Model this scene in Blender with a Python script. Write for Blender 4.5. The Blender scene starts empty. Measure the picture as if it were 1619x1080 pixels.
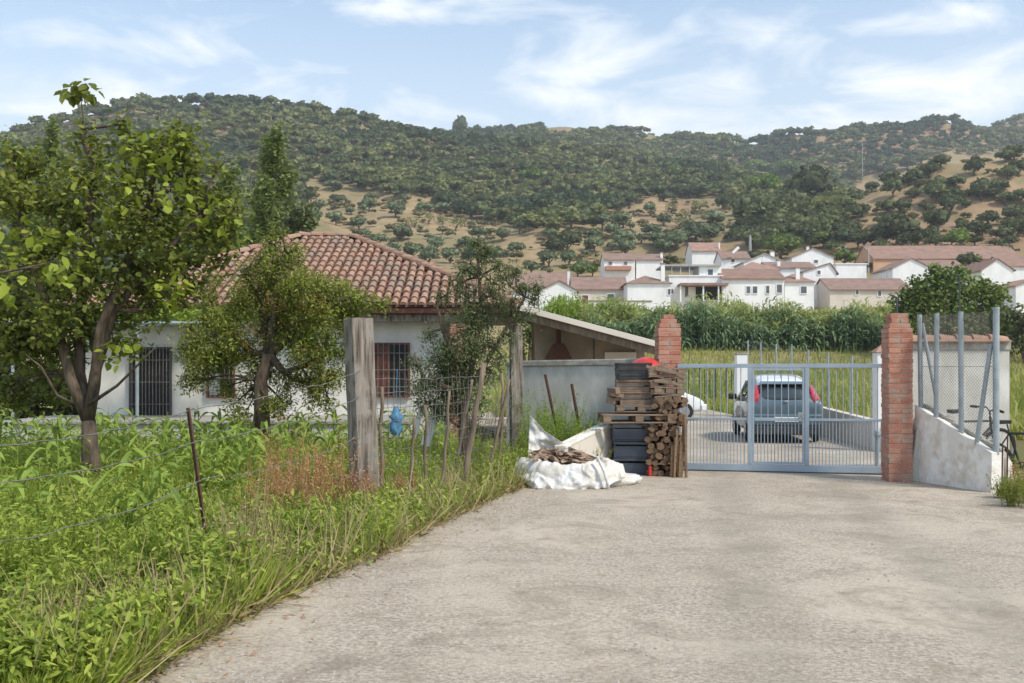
import bpy, math, random
import numpy as np
from mathutils import Vector, Matrix, noise
rnd = random.Random(7); NR = np.random.default_rng(7)
sc = bpy.context.scene; COL = sc.collection
PI = math.pi; R = math.radians
# ------------------------------------------------------------------ camera, sky, sun, exposure
CX, HY, F, H = 809.5, 584.0, 1574.0, 1.71            # photograph centre column, horizon row, focal length in px, eye height
cam = bpy.data.cameras.new('camera'); camo = bpy.data.objects.new('camera', cam); COL.objects.link(camo)
camo.location = (0, 0, H); camo.rotation_euler = (R(90), 0, 0)
cam.sensor_width = 36; cam.lens = 36*F/1619; cam.shift_y = (HY-540)/1619; cam.clip_start = .1; cam.clip_end = 6000
sc.camera = camo
sc.view_settings.view_transform = 'Standard'; sc.view_settings.look = 'None'
sc.view_settings.exposure = 0.28; sc.view_settings.gamma = 1
SUN_EL, SUN_AZ = 48, 128
w = bpy.data.worlds.new('World'); sc.world = w; w.use_nodes = True
nt = w.node_tree; N = nt.nodes; L = nt.links; N.clear()
out = N.new('ShaderNodeOutputWorld'); bg = N.new('ShaderNodeBackground'); sky = N.new('ShaderNodeTexSky')
sky.sky_type = 'NISHITA'; sky.sun_disc = False; sky.sun_elevation = R(SUN_EL); sky.sun_rotation = R(SUN_AZ)
sky.air_density = 1.2; sky.dust_density = .6; sky.ozone_density = 1.2
tc = N.new('ShaderNodeTexCoord'); mp = N.new('ShaderNodeMapping')
mp.inputs['Scale'].default_value = (1.0, 1.0, 2.9); mp.inputs['Rotation'].default_value = (R(4), R(9), R(20))
n1 = N.new('ShaderNodeTexNoise'); n1.inputs['Scale'].default_value = 6.5; n1.inputs['Detail'].default_value = 9; n1.inputs['Roughness'].default_value = .55
n1.inputs['Distortion'].default_value = .5
rp = N.new('ShaderNodeValToRGB'); rp.color_ramp.elements[0].position = .47; rp.color_ramp.elements[1].position = .74
rp.color_ramp.elements[0].color = (.05, .05, .05, 1); rp.color_ramp.elements[1].color = (.95, .95, .95, 1)
sx = N.new('ShaderNodeSeparateXYZ'); mr = N.new('ShaderNodeMapRange')
mr.inputs['From Min'].default_value = .05; mr.inputs['From Max'].default_value = .38; mr.inputs['To Min'].default_value = .80; mr.inputs['To Max'].default_value = .12
mx = N.new('ShaderNodeMath'); mx.operation = 'ADD'; mx.use_clamp = True
mm = N.new('ShaderNodeMath'); mm.operation = 'MULTIPLY'; mm.inputs[1].default_value = .85
mc = N.new('ShaderNodeMixRGB'); mc.inputs['Color2'].default_value = (7.6, 7.75, 7.8, 1)
L.new(tc.outputs['Generated'], mp.inputs['Vector']); L.new(mp.outputs[0], n1.inputs['Vector']); L.new(n1.outputs['Fac'], rp.inputs[0])
L.new(tc.outputs['Generated'], sx.inputs[0]); L.new(sx.outputs['Z'], mr.inputs['Value'])
L.new(rp.outputs[0], mm.inputs[0]); L.new(mm.outputs[0], mx.inputs[0]); L.new(mr.outputs[0], mx.inputs[1])
L.new(mx.outputs[0], mc.inputs['Fac']); tn_ = N.new('ShaderNodeMixRGB'); tn_.blend_type = 'MULTIPLY'; tn_.inputs['Fac'].default_value = 1; tn_.inputs['Color2'].default_value = (.80, 1.06, 1.18, 1); L.new(sky.outputs[0], tn_.inputs['Color1']); L.new(tn_.outputs[0], mc.inputs['Color1']); L.new(mc.outputs[0], bg.inputs[0])
bg.inputs[1].default_value = .135; L.new(bg.outputs[0], out.inputs[0])
sl = bpy.data.lights.new('sun', 'SUN'); sl.energy = 3.1; sl.angle = R(7); sl.color = (1, .92, .79)
so = bpy.data.objects.new('sun', sl); COL.objects.link(so)
d = Vector((math.sin(R(SUN_AZ))*math.cos(R(SUN_EL)), math.cos(R(SUN_AZ))*math.cos(R(SUN_EL)), math.sin(R(SUN_EL))))
so.rotation_euler = d.to_track_quat('Z', 'Y').to_euler()

def P(px, py, D): return Vector(((px-CX)/F*D, D, H-(py-HY)/F*D))      # a spot seen in the photo at a known distance
def Gd(px, py): return P(px, py, H*F/(py-HY))                          # the same on the level ground
# ------------------------------------------------------------------ materials
MATS = {}
def mat(name, c1, c2=None, scale=4, rough=.85, bump=0, bscale=None, isl=0, metal=0, detail=6, trans=0, c3=None, s3=.6, coat=0, stretch=None, spec=None, lo=.35, hi=.65, objr=0):
    """c1/c2 mixed by noise; isl = random shade per loose piece; c3 large-scale patches; trans = translucent share for leaves"""
    m = bpy.data.materials.new(name); m.use_nodes = True; t = m.node_tree; n = t.nodes; l = t.links
    b = n['Principled BSDF']; b.inputs['Roughness'].default_value = rough; b.inputs['Metallic'].default_value = metal
    if spec is not None: b.inputs['Specular IOR Level'].default_value = spec
    if coat: b.inputs['Coat Weight'].default_value = coat; b.inputs['Coat Roughness'].default_value = .05
    MATS[name] = m
    cc = n.new('ShaderNodeTexCoord'); vec = cc.outputs['Object']
    if stretch:
        mpn = n.new('ShaderNodeMapping'); mpn.inputs['Scale'].default_value = stretch; l.new(vec, mpn.inputs[0]); vec = mpn.outputs[0]
    c2 = c2 or c1
    tn = n.new('ShaderNodeTexNoise'); tn.inputs['Scale'].default_value = scale; tn.inputs['Detail'].default_value = detail
    l.new(vec, tn.inputs['Vector'])
    cr = n.new('ShaderNodeMapRange'); cr.inputs['From Min'].default_value = lo; cr.inputs['From Max'].default_value = hi; l.new(tn.outputs['Fac'], cr.inputs['Value'])
    mi = n.new('ShaderNodeMixRGB'); mi.inputs['Color1'].default_value = (*c1, 1); mi.inputs['Color2'].default_value = (*c2, 1)
    fac = cr.outputs[0]
    if isl:
        g = n.new('ShaderNodeNewGeometry'); m1 = n.new('ShaderNodeMath'); m1.operation = 'MULTIPLY_ADD'; m1.use_clamp = True
        l.new(g.outputs['Random Per Island'], m1.inputs[0]); m1.inputs[1].default_value = isl
        m2 = n.new('ShaderNodeMath'); m2.operation = 'MULTIPLY'; m2.inputs[1].default_value = 1-isl; l.new(fac, m2.inputs[0]); l.new(m2.outputs[0], m1.inputs[2]); fac = m1.outputs[0]
    l.new(fac, mi.inputs['Fac']); col = mi.outputs[0]
    if c3:
        t3 = n.new('ShaderNodeTexNoise'); t3.inputs['Scale'].default_value = s3; t3.inputs['Detail'].default_value = 4; l.new(cc.outputs['Object'], t3.inputs['Vector'])
        r3 = n.new('ShaderNodeMapRange'); r3.inputs['From Min'].default_value = .48; r3.inputs['From Max'].default_value = .62; l.new(t3.outputs['Fac'], r3.inputs['Value'])
        m3 = n.new('ShaderNodeMixRGB'); m3.inputs['Color2'].default_value = (*c3, 1); l.new(col, m3.inputs['Color1']); l.new(r3.outputs[0], m3.inputs['Fac']); col = m3.outputs[0]
    if objr:
        oi = n.new('ShaderNodeObjectInfo'); hs = n.new('ShaderNodeHueSaturation'); ra = n.new('ShaderNodeMapRange')
        ra.inputs['To Min'].default_value = 1-objr; ra.inputs['To Max'].default_value = 1+objr; l.new(oi.outputs['Random'], ra.inputs['Value']); l.new(ra.outputs[0], hs.inputs['Value'])
        l.new(col, hs.inputs['Color']); col = hs.outputs[0]
    l.new(col, b.inputs['Base Color'])
    if bump:
        bn = n.new('ShaderNodeTexNoise'); bn.inputs['Scale'].default_value = bscale or scale*3; bn.inputs['Detail'].default_value = 8; l.new(vec, bn.inputs['Vector'])
        bp = n.new('ShaderNodeBump'); bp.inputs['Strength'].default_value = min(bump, 1); bp.inputs['Distance'].default_value = .02; l.new(bn.outputs['Fac'], bp.inputs['Height']); l.new(bp.outputs[0], b.inputs['Normal'])
    if trans:
        o = n['Material Output']; tr = n.new('ShaderNodeBsdfTranslucent'); ms = n.new('ShaderNodeMixShader'); ms.inputs[0].default_value = trans
        l.new(col, tr.inputs[0]); l.new(b.outputs[0], ms.inputs[1]); l.new(tr.outputs[0], ms.inputs[2]); l.new(ms.outputs[0], o.inputs[0])
    return m
M = {}
M['concrete'] = mat('concrete', (.52, .46, .39), (.33, .29, .245), 2.2, .92, .9, 45, c3=(.42, .36, .29), s3=.9, detail=15, lo=.38, hi=.66)
def concrete_mat():
    m = bpy.data.materials.new('rough_concrete'); m.use_nodes = True; t = m.node_tree; n = t.nodes; l = t.links; b = n['Principled BSDF']; b.inputs['Roughness'].default_value = .93; b.inputs['Specular IOR Level'].default_value = .2
    g = n.new('ShaderNodeTexCoord')
    def noi(sc_, d_=6, di=0, ro=.5):
        a = n.new('ShaderNodeTexNoise'); a.inputs['Scale'].default_value = sc_; a.inputs['Detail'].default_value = d_; a.inputs['Distortion'].default_value = di; a.inputs['Roughness'].default_value = ro; l.new(g.outputs['Object'], a.inputs['Vector']); return a.outputs['Fac']
    def rng(v, a, c, lo=0, hi=1):
        r_ = n.new('ShaderNodeMapRange'); r_.inputs['From Min'].default_value = a; r_.inputs['From Max'].default_value = c
        r_.inputs['To Min'].default_value = lo; r_.inputs['To Max'].default_value = hi; l.new(v, r_.inputs['Value']); return r_.outputs[0]
    def mix(f, a, c):
        x = n.new('ShaderNodeMixRGB'); l.new(f, x.inputs['Fac'])
        for k, v in (('Color1', a), ('Color2', c)):
            if isinstance(v, tuple): x.inputs[k].default_value = (*v, 1)
            else: l.new(v, x.inputs[k])
        return x.outputs[0]
    c = mix(rng(noi(30, 12, 0, .8), .36, .64), (.175, .145, .11), (.63, .545, .44))
    c = mix(rng(noi(.45, 8, .6, .6), .46, .62, 0, .6), c, (.55, .475, .38))
    c = mix(rng(noi(1.1, 12, 1.0, .75), .50, .66, 0, .7), c, (.25, .205, .155))
    c = mix(rng(noi(7, 12, .4, .8), .53, .66, 0, .7), c, (.22, .18, .135))
    c = mix(rng(noi(.8, 4, .3), .69, .73, 0, .6), c, (.15, .125, .10))
    s_ = n.new('ShaderNodeSeparateXYZ'); l.new(g.outputs['Object'], s_.inputs[0])
    def trk(x0, wd_):                                            # worn wheel track along the drive
        a = n.new('ShaderNodeMath'); a.operation = 'MULTIPLY_ADD'; l.new(s_.outputs['Y'], a.inputs[0]); a.inputs[1].default_value = -.19; l.new(s_.outputs['X'], a.inputs[2])
        b_ = n.new('ShaderNodeMath'); b_.operation = 'SUBTRACT'; l.new(a.outputs[0], b_.inputs[0]); b_.inputs[1].default_value = x0
        d_ = n.new('ShaderNodeMath'); d_.operation = 'ABSOLUTE'; l.new(b_.outputs[0], d_.inputs[0]); return rng(d_.outputs[0], wd_*.3, wd_, 1, 0)
    def mul(a, b_):
        q_ = n.new('ShaderNodeMath'); q_.operation = 'MULTIPLY'; l.new(a, q_.inputs[0]); l.new(b_, q_.inputs[1]); return q_.outputs[0]
    wn_ = rng(noi(1.7, 8, .5, .7), .36, .62, .12, .55)
    for x0 in (.35, 1.95): c = mix(mul(trk(x0, .42), wn_), c, (.26, .225, .18))
    for (sx0, sy0, rr) in ((3.4, 6.95, .28), (-.98, 5.7, .20), (2.28, 9.4, .34), (.9, 6.5, .16), (3.9, 11.2, .4), (1.2, 12.6, .3)):
        dd_ = n.new('ShaderNodeVectorMath'); dd_.operation = 'DISTANCE'; l.new(g.outputs['Object'], dd_.inputs[0]); dd_.inputs[1].default_value = (sx0, sy0, .03)
        ad = n.new('ShaderNodeMath'); ad.operation = 'MULTIPLY_ADD'; l.new(noi(5, 6, 0, .7), ad.inputs[0]); ad.inputs[1].default_value = .5; l.new(dd_.outputs['Value'], ad.inputs[2])
        c = mix(rng(ad.outputs[0], rr*.6+.2, rr+.3, .35, 0), c, (.19, .16, .125))
    v = n.new('ShaderNodeTexVoronoi'); v.feature = 'DISTANCE_TO_EDGE'; v.inputs['Scale'].default_value = .42
    dn = n.new('ShaderNodeTexNoise'); dn.inputs['Scale'].default_value = 1.5; dn.inputs['Detail'].default_value = 8; l.new(g.outputs['Object'], dn.inputs['Vector'])
    av = n.new('ShaderNodeMixRGB'); av.blend_type = 'ADD'; av.inputs['Fac'].default_value = .9; l.new(g.outputs['Object'], av.inputs['Color1']); l.new(dn.outputs['Color'], av.inputs['Color2']); l.new(av.outputs[0], v.inputs['Vector'])
    mm_ = n.new('ShaderNodeMath'); mm_.operation = 'MULTIPLY'; l.new(rng(v.outputs['Distance'], .001, .006, .30, 0), mm_.inputs[0]); l.new(rng(noi(.6, 3), .5, .56), mm_.inputs[1])
    c = mix(mm_.outputs[0], c, (.15, .125, .10)); l.new(c, b.inputs['Base Color'])
    bp = n.new('ShaderNodeBump'); bp.inputs['Strength'].default_value = .7; bp.inputs['Distance'].default_value = .012; l.new(noi(70, 10, 0, .7), bp.inputs['Height']); l.new(bp.outputs[0], b.inputs['Normal']); return m
M['concrete'] = concrete_mat()
M['plaster'] = mat('plaster', (.72, .70, .66), (.60, .58, .53), 2.2, .9, .15, 30)
M['greywall'] = mat('greywall', (.66, .65, .61), (.44, .43, .39), 3.6, .92, .2, 25, stretch=(1, 1, .3), c3=(.50, .49, .44), s3=1.6, detail=10)
M['whitewash'] = mat('whitewash', (.80, .78, .74), (.55, .47, .37), 6, .9, 1, 11, lo=.42, hi=.74, detail=12, c3=(.72, .69, .63), s3=2.5)
M['coping'] = mat('coping', (.42, .40, .36), (.26, .25, .22), 8, .9, .3)
M['brick'] = mat('brick', (.36, .125, .08), (.50, .26, .18), 9, .85, .5, 60, isl=.6, c3=(.40, .27, .21), s3=5)
M['mortar'] = mat('mortar', (.46, .33, .26), (.36, .25, .19), 9, .95)
M['tile'] = mat('tile', (.27, .14, .095), (.42, .275, .195), 5, .9, .3, 40, isl=.55, c3=(.27, .20, .155), s3=1.3)
M['tilebase'] = mat('tilebase', (.20, .085, .06), (.13, .07, .05), 5)
M['timber'] = mat('timber', (.32, .28, .235), (.085, .065, .05), 22, .95, 1.0, 60, stretch=(1, 1, .07), c3=(.27, .24, .21), s3=4, detail=12)
M['stake'] = mat('stake', (.24, .18, .13), (.13, .10, .075), 14, .95, .6, 40, stretch=(1, 1, .2))
M['oldwood'] = mat('oldwood', (.29, .21, .15), (.10, .07, .05), 9, .9, .5, 60, isl=.7)
M['redwood'] = mat('redwood', (.17, .055, .035), (.10, .04, .03), 8, .7)
M['log'] = mat('log', (.085, .05, .03), (.19, .11, .06), 16, .95, 1, 30, isl=.5)
M['logend'] = mat('logend', (.27, .17, .095), (.09, .055, .035), 22, .9, .4, isl=.5)
M['bark'] = mat('bark', (.15, .11, .075), (.05, .036, .025), 12, .95, 1, 30, stretch=(1, 1, .3))
M['barkchips'] = mat('barkchips', (.38, .27, .19), (.19, .12, .08), 12, .9, .5, isl=.8)
M['galv'] = mat('galv', (.36, .41, .43), (.28, .32, .34), 6, .5, .1, metal=.25)
M['gatepaint'] = mat('gatepaint', (.33, .40, .47), (.28, .345, .41), 4, .45, metal=.1)
M['wire'] = mat('wire', (.27, .26, .24), (.17, .15, .13), 9, .5, metal=.5)
M['rust'] = mat('rust', (.12, .05, .028), (.07, .035, .025), 20, .9, .4)
M['darkmetal'] = mat('darkmetal', (.06, .065, .07), None, 5, .5, metal=.3)
M['blackplastic'] = mat('blackplastic', (.022, .022, .024), (.04, .04, .042), 8, .5)
M['bluecrate'] = mat('bluecrate', (.03, .042, .065), (.05, .06, .085), 6, .5)
M['redplastic'] = mat('redplastic', (.55, .03, .025), (.45, .03, .02), 6, .4)
M['bagcloth'] = mat('bagcloth', (.70, .70, .70), (.52, .50, .46), 7, .6, .5, 30, c3=(.60, .56, .50), s3=2.5, detail=10)
M['bluecloth'] = mat('bluecloth', (.09, .26, .42), (.05, .17, .32), 6, .6)
M['glass'] = mat('glass', (.03, .04, .045), None, 4, .06, spec=.8)
M['paint'] = mat('paint', (.085, .125, .15), None, 4, .38, metal=.3, coat=.7)
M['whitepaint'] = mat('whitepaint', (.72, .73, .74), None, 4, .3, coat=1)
M['rubber'] = mat('rubber', (.02, .02, .02), None, 5, .85)
M['chrome'] = mat('chrome', (.55, .56, .58), None, 5, .25, metal=.9)
M['lamp'] = mat('lamp', (.50, .012, .03), (.38, .01, .02), 9, .12, coat=1)
M['lampglass'] = mat('lampglass', (.65, .68, .7), None, 9, .1, coat=1)
M['plate'] = mat('plate', (.75, .75, .73), None, 9, .4)
M['dark'] = mat('dark', (.018, .018, .02), None, 5, .8)
M['beige'] = mat('beige', (.33, .27, .195), (.25, .20, .145), 3, .9, .1)
M['vwhite'] = mat('vwhite', (.82, .82, .81), (.66, .66, .65), .8, .9, detail=10, stretch=(1, 1, .4), lo=.4, hi=.8)
M['vcream'] = mat('vcream', (.66, .60, .52), (.58, .52, .45), .6, .9)
M['vorange'] = mat('vorange', (.60, .36, .22), (.52, .32, .2), .5, .9)
M['vroof'] = mat('vroof', (.34, .20, .15), (.24, .155, .12), .9, .9, .6, 3, detail=8, objr=.2)
M['vroofdark'] = mat('vroofdark', (.22, .145, .115), (.30, .19, .15), .9, .9, .6, 3, detail=8)
M['vroofgrey'] = mat('vroofgrey', (.42, .37, .33), (.34, .30, .27), .9, .9)
M['vdoor'] = mat('vdoor', (.16, .055, .04), None, 2, .7)
M['vwin'] = mat('vwin', (.06, .07, .085), (.12, .13, .15), 1, .3)
M['pole'] = mat('pole', (.40, .40, .38), (.32, .32, .30), 2, .9)
def leafm(n, a, b, tr=.35, isl=.75, scale=.8, rough=.6, **k): M[n] = mat(n, a, b, scale, rough, isl=isl, trans=tr, detail=3, spec=.25, **k)
leafm('leaf_big', (.07, .11, .025), (.36, .38, .075), scale=1.4, tr=.45)
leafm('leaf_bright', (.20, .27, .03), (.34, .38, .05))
leafm('leaf_fig', (.12, .17, .03), (.36, .37, .07), scale=1.6)
leafm('leaf_red', (.32, .12, .03), (.38, .22, .05))
leafm('leaf_plum', (.07, .105, .045), (.22, .27, .11), scale=1.6)
leafm('leaf_poplar', (.10, .15, .045), (.28, .33, .10))
leafm('leaf_vine', (.20, .30, .03), (.30, .38, .06))
leafm('leaf_wood', (.058, .082, .030), (.31, .32, .12), isl=.25, tr=.25, scale=.10, c3=(.085, .115, .055), s3=.012, rough=.8)
leafm('leaf_scrub', (.11, .115, .045), (.30, .26, .12), isl=.4, tr=.2, scale=.1, rough=.8)
leafm('leaf_oak', (.055, .075, .030), (.17, .19, .08), isl=.6, tr=.2, scale=.3, rough=.8, objr=.3)
leafm('leaf_olive', (.09, .125, .06), (.24, .28, .15), isl=.6, tr=.2, scale=.3, rough=.8, objr=.25)
leafm('leaf_pale', (.17, .19, .06), (.30, .31, .11), isl=.6, tr=.25, scale=.3, objr=.2)
leafm('leaf_lime', (.10, .17, .025), (.22, .30, .05), isl=.6, tr=.25, scale=.3)
leafm('leaf_green', (.08, .13, .03), (.23, .29, .07), isl=.6, tr=.25, scale=.3)
leafm('cane', (.18, .24, .07), (.50, .52, .18), isl=.35, tr=.35, scale=.5)
leafm('cane_dark', (.12, .20, .11), (.25, .34, .16), isl=.55, tr=.3, scale=.22)
leafm('corn', (.16, .25, .035), (.38, .48, .10), scale=1)
leafm('grass', (.14, .23, .025), (.46, .52, .09), scale=.9)
leafm('meadowgrass', (.17, .23, .04), (.44, .42, .12), scale=.12, isl=.5)
leafm('weedleaf', (.11, .19, .025), (.46, .52, .09), scale=1.2)
leafm('straw', (.26, .20, .09), (.46, .38, .20), scale=1.2, tr=.2)
leafm('leaf_fade', (.17, .11, .05), (.36, .31, .12), scale=1.2, tr=.2)
leafm('dryweed', (.34, .13, .06), (.52, .32, .17), scale=1.2, tr=.2)
# the ground: garden soil, meadow, dry hillside
def ground_mat():
    m = bpy.data.materials.new('land'); m.use_nodes = True; t = m.node_tree; n = t.nodes; l = t.links; b = n['Principled BSDF']; b.inputs['Roughness'].default_value = .95
    b.inputs['Specular IOR Level'].default_value = .1
    g = n.new('ShaderNodeTexCoord'); s = n.new('ShaderNodeSeparateXYZ'); l.new(g.outputs['Object'], s.inputs[0])
    def noi(sc_, d_=6):
        a = n.new('ShaderNodeTexNoise'); a.inputs['Scale'].default_value = sc_; a.inputs['Detail'].default_value = d_; l.new(g.outputs['Object'], a.inputs['Vector']); return a.outputs['Fac']
    def rng(v, a, c, lo=0, hi=1):
        r = n.new('ShaderNodeMapRange'); r.inputs['From Min'].default_value = a; r.inputs['From Max'].default_value = c
        r.inputs['To Min'].default_value = lo; r.inputs['To Max'].default_value = hi; l.new(v, r.inputs['Value']); return r.outputs[0]
    def mix(f, a, c):
        x = n.new('ShaderNodeMixRGB'); l.new(f, x.inputs['Fac'])
        for k, v in (('Color1', a), ('Color2', c)):
            if isinstance(v, tuple): x.inputs[k].default_value = (*v, 1)
            else: l.new(v, x.inputs[k])
        return x.outputs[0]
    soil = mix(rng(noi(3), .4, .6), (.17, .115, .07), (.13, .15, .04))
    mead = mix(rng(noi(.18, 8), .42, .6), (.16, .20, .04), (.30, .27, .09))
    hill = mix(rng(noi(.035, 9), .38, .62), (.37, .26, .15), (.27, .21, .115))
    hill = mix(rng(noi(.25, 8), .45, .68, 0, .75), hill, (.17, .165, .075))
    hill = mix(rng(noi(.012, 6), .55, .66, 0, .7), hill, (.30, .17, .11))
    c = mix(rng(s.outputs['Y'], 24, 34), soil, mead)
    drys = mix(rng(noi(.3, 5), .4, .6), (.36, .27, .15), (.26, .23, .10))
    c = mix(rng(s.outputs['Y'], 66, 72), c, drys)
    c = mix(rng(s.outputs['Y'], 120, 170), c, hill)
    l.new(c, b.inputs['Base Color'])
    bp = n.new('ShaderNodeBump'); bp.inputs['Strength'].default_value = .6; bp.inputs['Distance'].default_value = .05; l.new(noi(6, 8), bp.inputs['Height']); l.new(bp.outputs[0], b.inputs['Normal'])
    return m
M['land'] = ground_mat()
# ------------------------------------------------------------------ object helpers
ORG = {}
def props(o, label=None, cat=None, group=None, kind=None):
    if label: o['label'] = label
    if cat: o['category'] = cat
    if group: o['group'] = group
    if kind: o['kind'] = kind
    return o
def thing(name, label, cat, loc=(0, 0, 0), group=None, rz=0):
    o = bpy.data.objects.new(name, None); COL.objects.link(o); o.location = loc; o.rotation_euler = (0, 0, rz); o.empty_display_size = .2
    ORG[o.name] = Vector(loc); return props(o, label, cat, group)
def link(name, me, parent, org):
    o = bpy.data.objects.new(name, me); COL.objects.link(o)
    if parent: o.parent = parent; ORG[o.name] = ORG[parent.name].copy()
    else: o.location = org; ORG[o.name] = Vector(org)
    return o
def mesh_np(name, V, Q, m, parent=None, org=None, smooth=False, mi=None):
    V = np.asarray(V, float); Q = np.asarray(Q, int)
    org = ORG[parent.name] if parent else Vector(org if org is not None else (0, 0, 0))
    V = V-np.array(org)
    me = bpy.data.meshes.new(name); me.vertices.add(len(V)); me.vertices.foreach_set('co', V.astype(np.float32).ravel())
    k = Q.shape[1]; me.loops.add(Q.size); me.loops.foreach_set('vertex_index', Q.astype(np.int32).ravel())
    me.polygons.add(len(Q)); me.polygons.foreach_set('loop_start', np.arange(0, Q.size, k, dtype=np.int32))
    if mi is not None: me.polygons.foreach_set('material_index', np.asarray(mi, np.int32))
    if smooth: me.polygons.foreach_set('use_smooth', np.ones(len(Q), bool))
    for x in (m if isinstance(m, (list, tuple)) else [m]): me.materials.append(M[x])
    me.update(calc_edges=True); me.validate()
    return link(name, me, parent, org)
class MB:
    def __init__(s): s.v = []; s.f = []; s.mi = []; s.m = 0
    def add(s, vs, fs):
        b = len(s.v); s.v += [tuple(v) for v in vs]; s.f += [tuple(b+i for i in f) for f in fs]; s.mi += [s.m]*len(fs); return s
    def box(s, a, b, mtx=None):
        x0, y0, z0 = a; x1, y1, z1 = b
        vs = [Vector(p) for p in ((x0, y0, z0), (x1, y0, z0), (x1, y1, z0), (x0, y1, z0), (x0, y0, z1), (x1, y0, z1), (x1, y1, z1), (x0, y1, z1))]
        if mtx is not None: vs = [mtx @ v for v in vs]
        return s.add(vs, [(0, 3, 2, 1), (4, 5, 6, 7), (0, 1, 5, 4), (1, 2, 6, 5), (2, 3, 7, 6), (3, 0, 4, 7)])
    def cbox(s, c, size, rz=0, rx=0, ry=0):
        mt = Matrix.Translation(c) @ Matrix.Rotation(rz, 4, 'Z') @ Matrix.Rotation(ry, 4, 'Y') @ Matrix.Rotation(rx, 4, 'X')
        h = [q/2 for q in size]; return s.box((-h[0], -h[1], -h[2]), h, mt)
    def beam(s, p, q, w_, h_):
        p = Vector(p); q = Vector(q); dz = (q-p); Ln = dz.length; rot = dz.to_track_quat('X', 'Z').to_matrix().to_4x4()
        return s.box((0, -w_/2, -h_/2), (Ln, w_/2, h_/2), Matrix.Translation(p) @ rot)
    def tube(s, pts, rad, n=8, caps=True, wob=0):
        pts = [Vector(p) for p in pts]; k = len(pts)
        if not isinstance(rad, (list, tuple)): rad = [rad]*k
        vs = []; up = None
        for i, p in enumerate(pts):
            t = (pts[min(i+1, k-1)]-pts[max(i-1, 0)]).normalized()
            if up is None: up = Vector((0, 0, 1)) if abs(t.z) < .9 else Vector((1, 0, 0))
            a = t.cross(up).normalized(); b = t.cross(a).normalized(); up = -b if False else (a.cross(t)).normalized()
            for j in range(n):
                an = 2*PI*j/n; r = rad[i]*(1+(rnd.uniform(-wob, wob) if wob else 0)); vs.append(p+(a*math.cos(an)+b*math.sin(an))*r)
        fs = [(i*n+j, i*n+(j+1) % n, (i+1)*n+(j+1) % n, (i+1)*n+j) for i in range(k-1) for j in range(n)]
        if caps: fs += [tuple(range(n)), tuple(range((k-1)*n, k*n))[::-1]]
        return s.add(vs, fs)
    def poly(s, pts): return s.add(pts, [tuple(range(len(pts)))])
    def prism(s, pts, off):
        n = len(pts); off = Vector(off); vs = [Vector(p) for p in pts]+[Vector(p)+off for p in pts]
        return s.add(vs, [tuple(range(n)), tuple(range(n, 2*n))[::-1]]+[(i, i+n, (i+1) % n+n, (i+1) % n) for i in range(n)])
    def torus(s, c, r, t, axis='X', n=24, m=6):
        ps = []
        for i in range(n):
            a = 2*PI*i/n; ps.append((math.cos(a), math.sin(a)))
        vs = []
        for (ca, sa) in ps:
            for j in range(m):
                b = 2*PI*j/m; rr = r+t*math.cos(b); q = (t*math.sin(b), rr*ca, rr*sa)
                if axis == 'Y': q = (q[1], q[0], q[2])
                vs.append(Vector(c)+Vector(q))
        return s.add(vs, [(i*m+j, i*m+(j+1) % m, ((i+1) % n)*m+(j+1) % m, ((i+1) % n)*m+j) for i in range(n) for j in range(m)])
    def build(s, name, m, parent=None, org=None, smooth=False, bevel=0, solid=0, sub=0, fix=True):
        org = ORG[parent.name] if parent else Vector(org if org is not None else (0, 0, 0))
        me = bpy.data.meshes.new(name); me.from_pydata([(v[0]-org.x, v[1]-org.y, v[2]-org.z) for v in s.v], [], s.f)
        for x in (m if isinstance(m, (list, tuple)) else [m]): me.materials.append(M[x])
        me.polygons.foreach_set('material_index', s.mi)
        if smooth: me.polygons.foreach_set('use_smooth', [True]*len(s.f))
        if fix:
            import bmesh
            b = bmesh.new(); b.from_mesh(me); bmesh.ops.recalc_face_normals(b, faces=b.faces); b.to_mesh(me); b.free()
        me.update(); o = link(name, me, parent, org)
        if bevel: q = o.modifiers.new('bevel', 'BEVEL'); q.width = bevel; q.segments = 2; q.limit_method = 'ANGLE'
        if solid: q = o.modifiers.new('solid', 'SOLIDIFY'); q.thickness = solid
        if sub: q = o.modifiers.new('sub', 'SUBSURF'); q.levels = sub; q.render_levels = sub
        return o
def copy_tree(o, parent=None):
    c = o.copy(); COL.objects.link(c); c.parent = parent
    for ch in list(o.children): copy_tree(ch, c)
    return c
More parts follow.
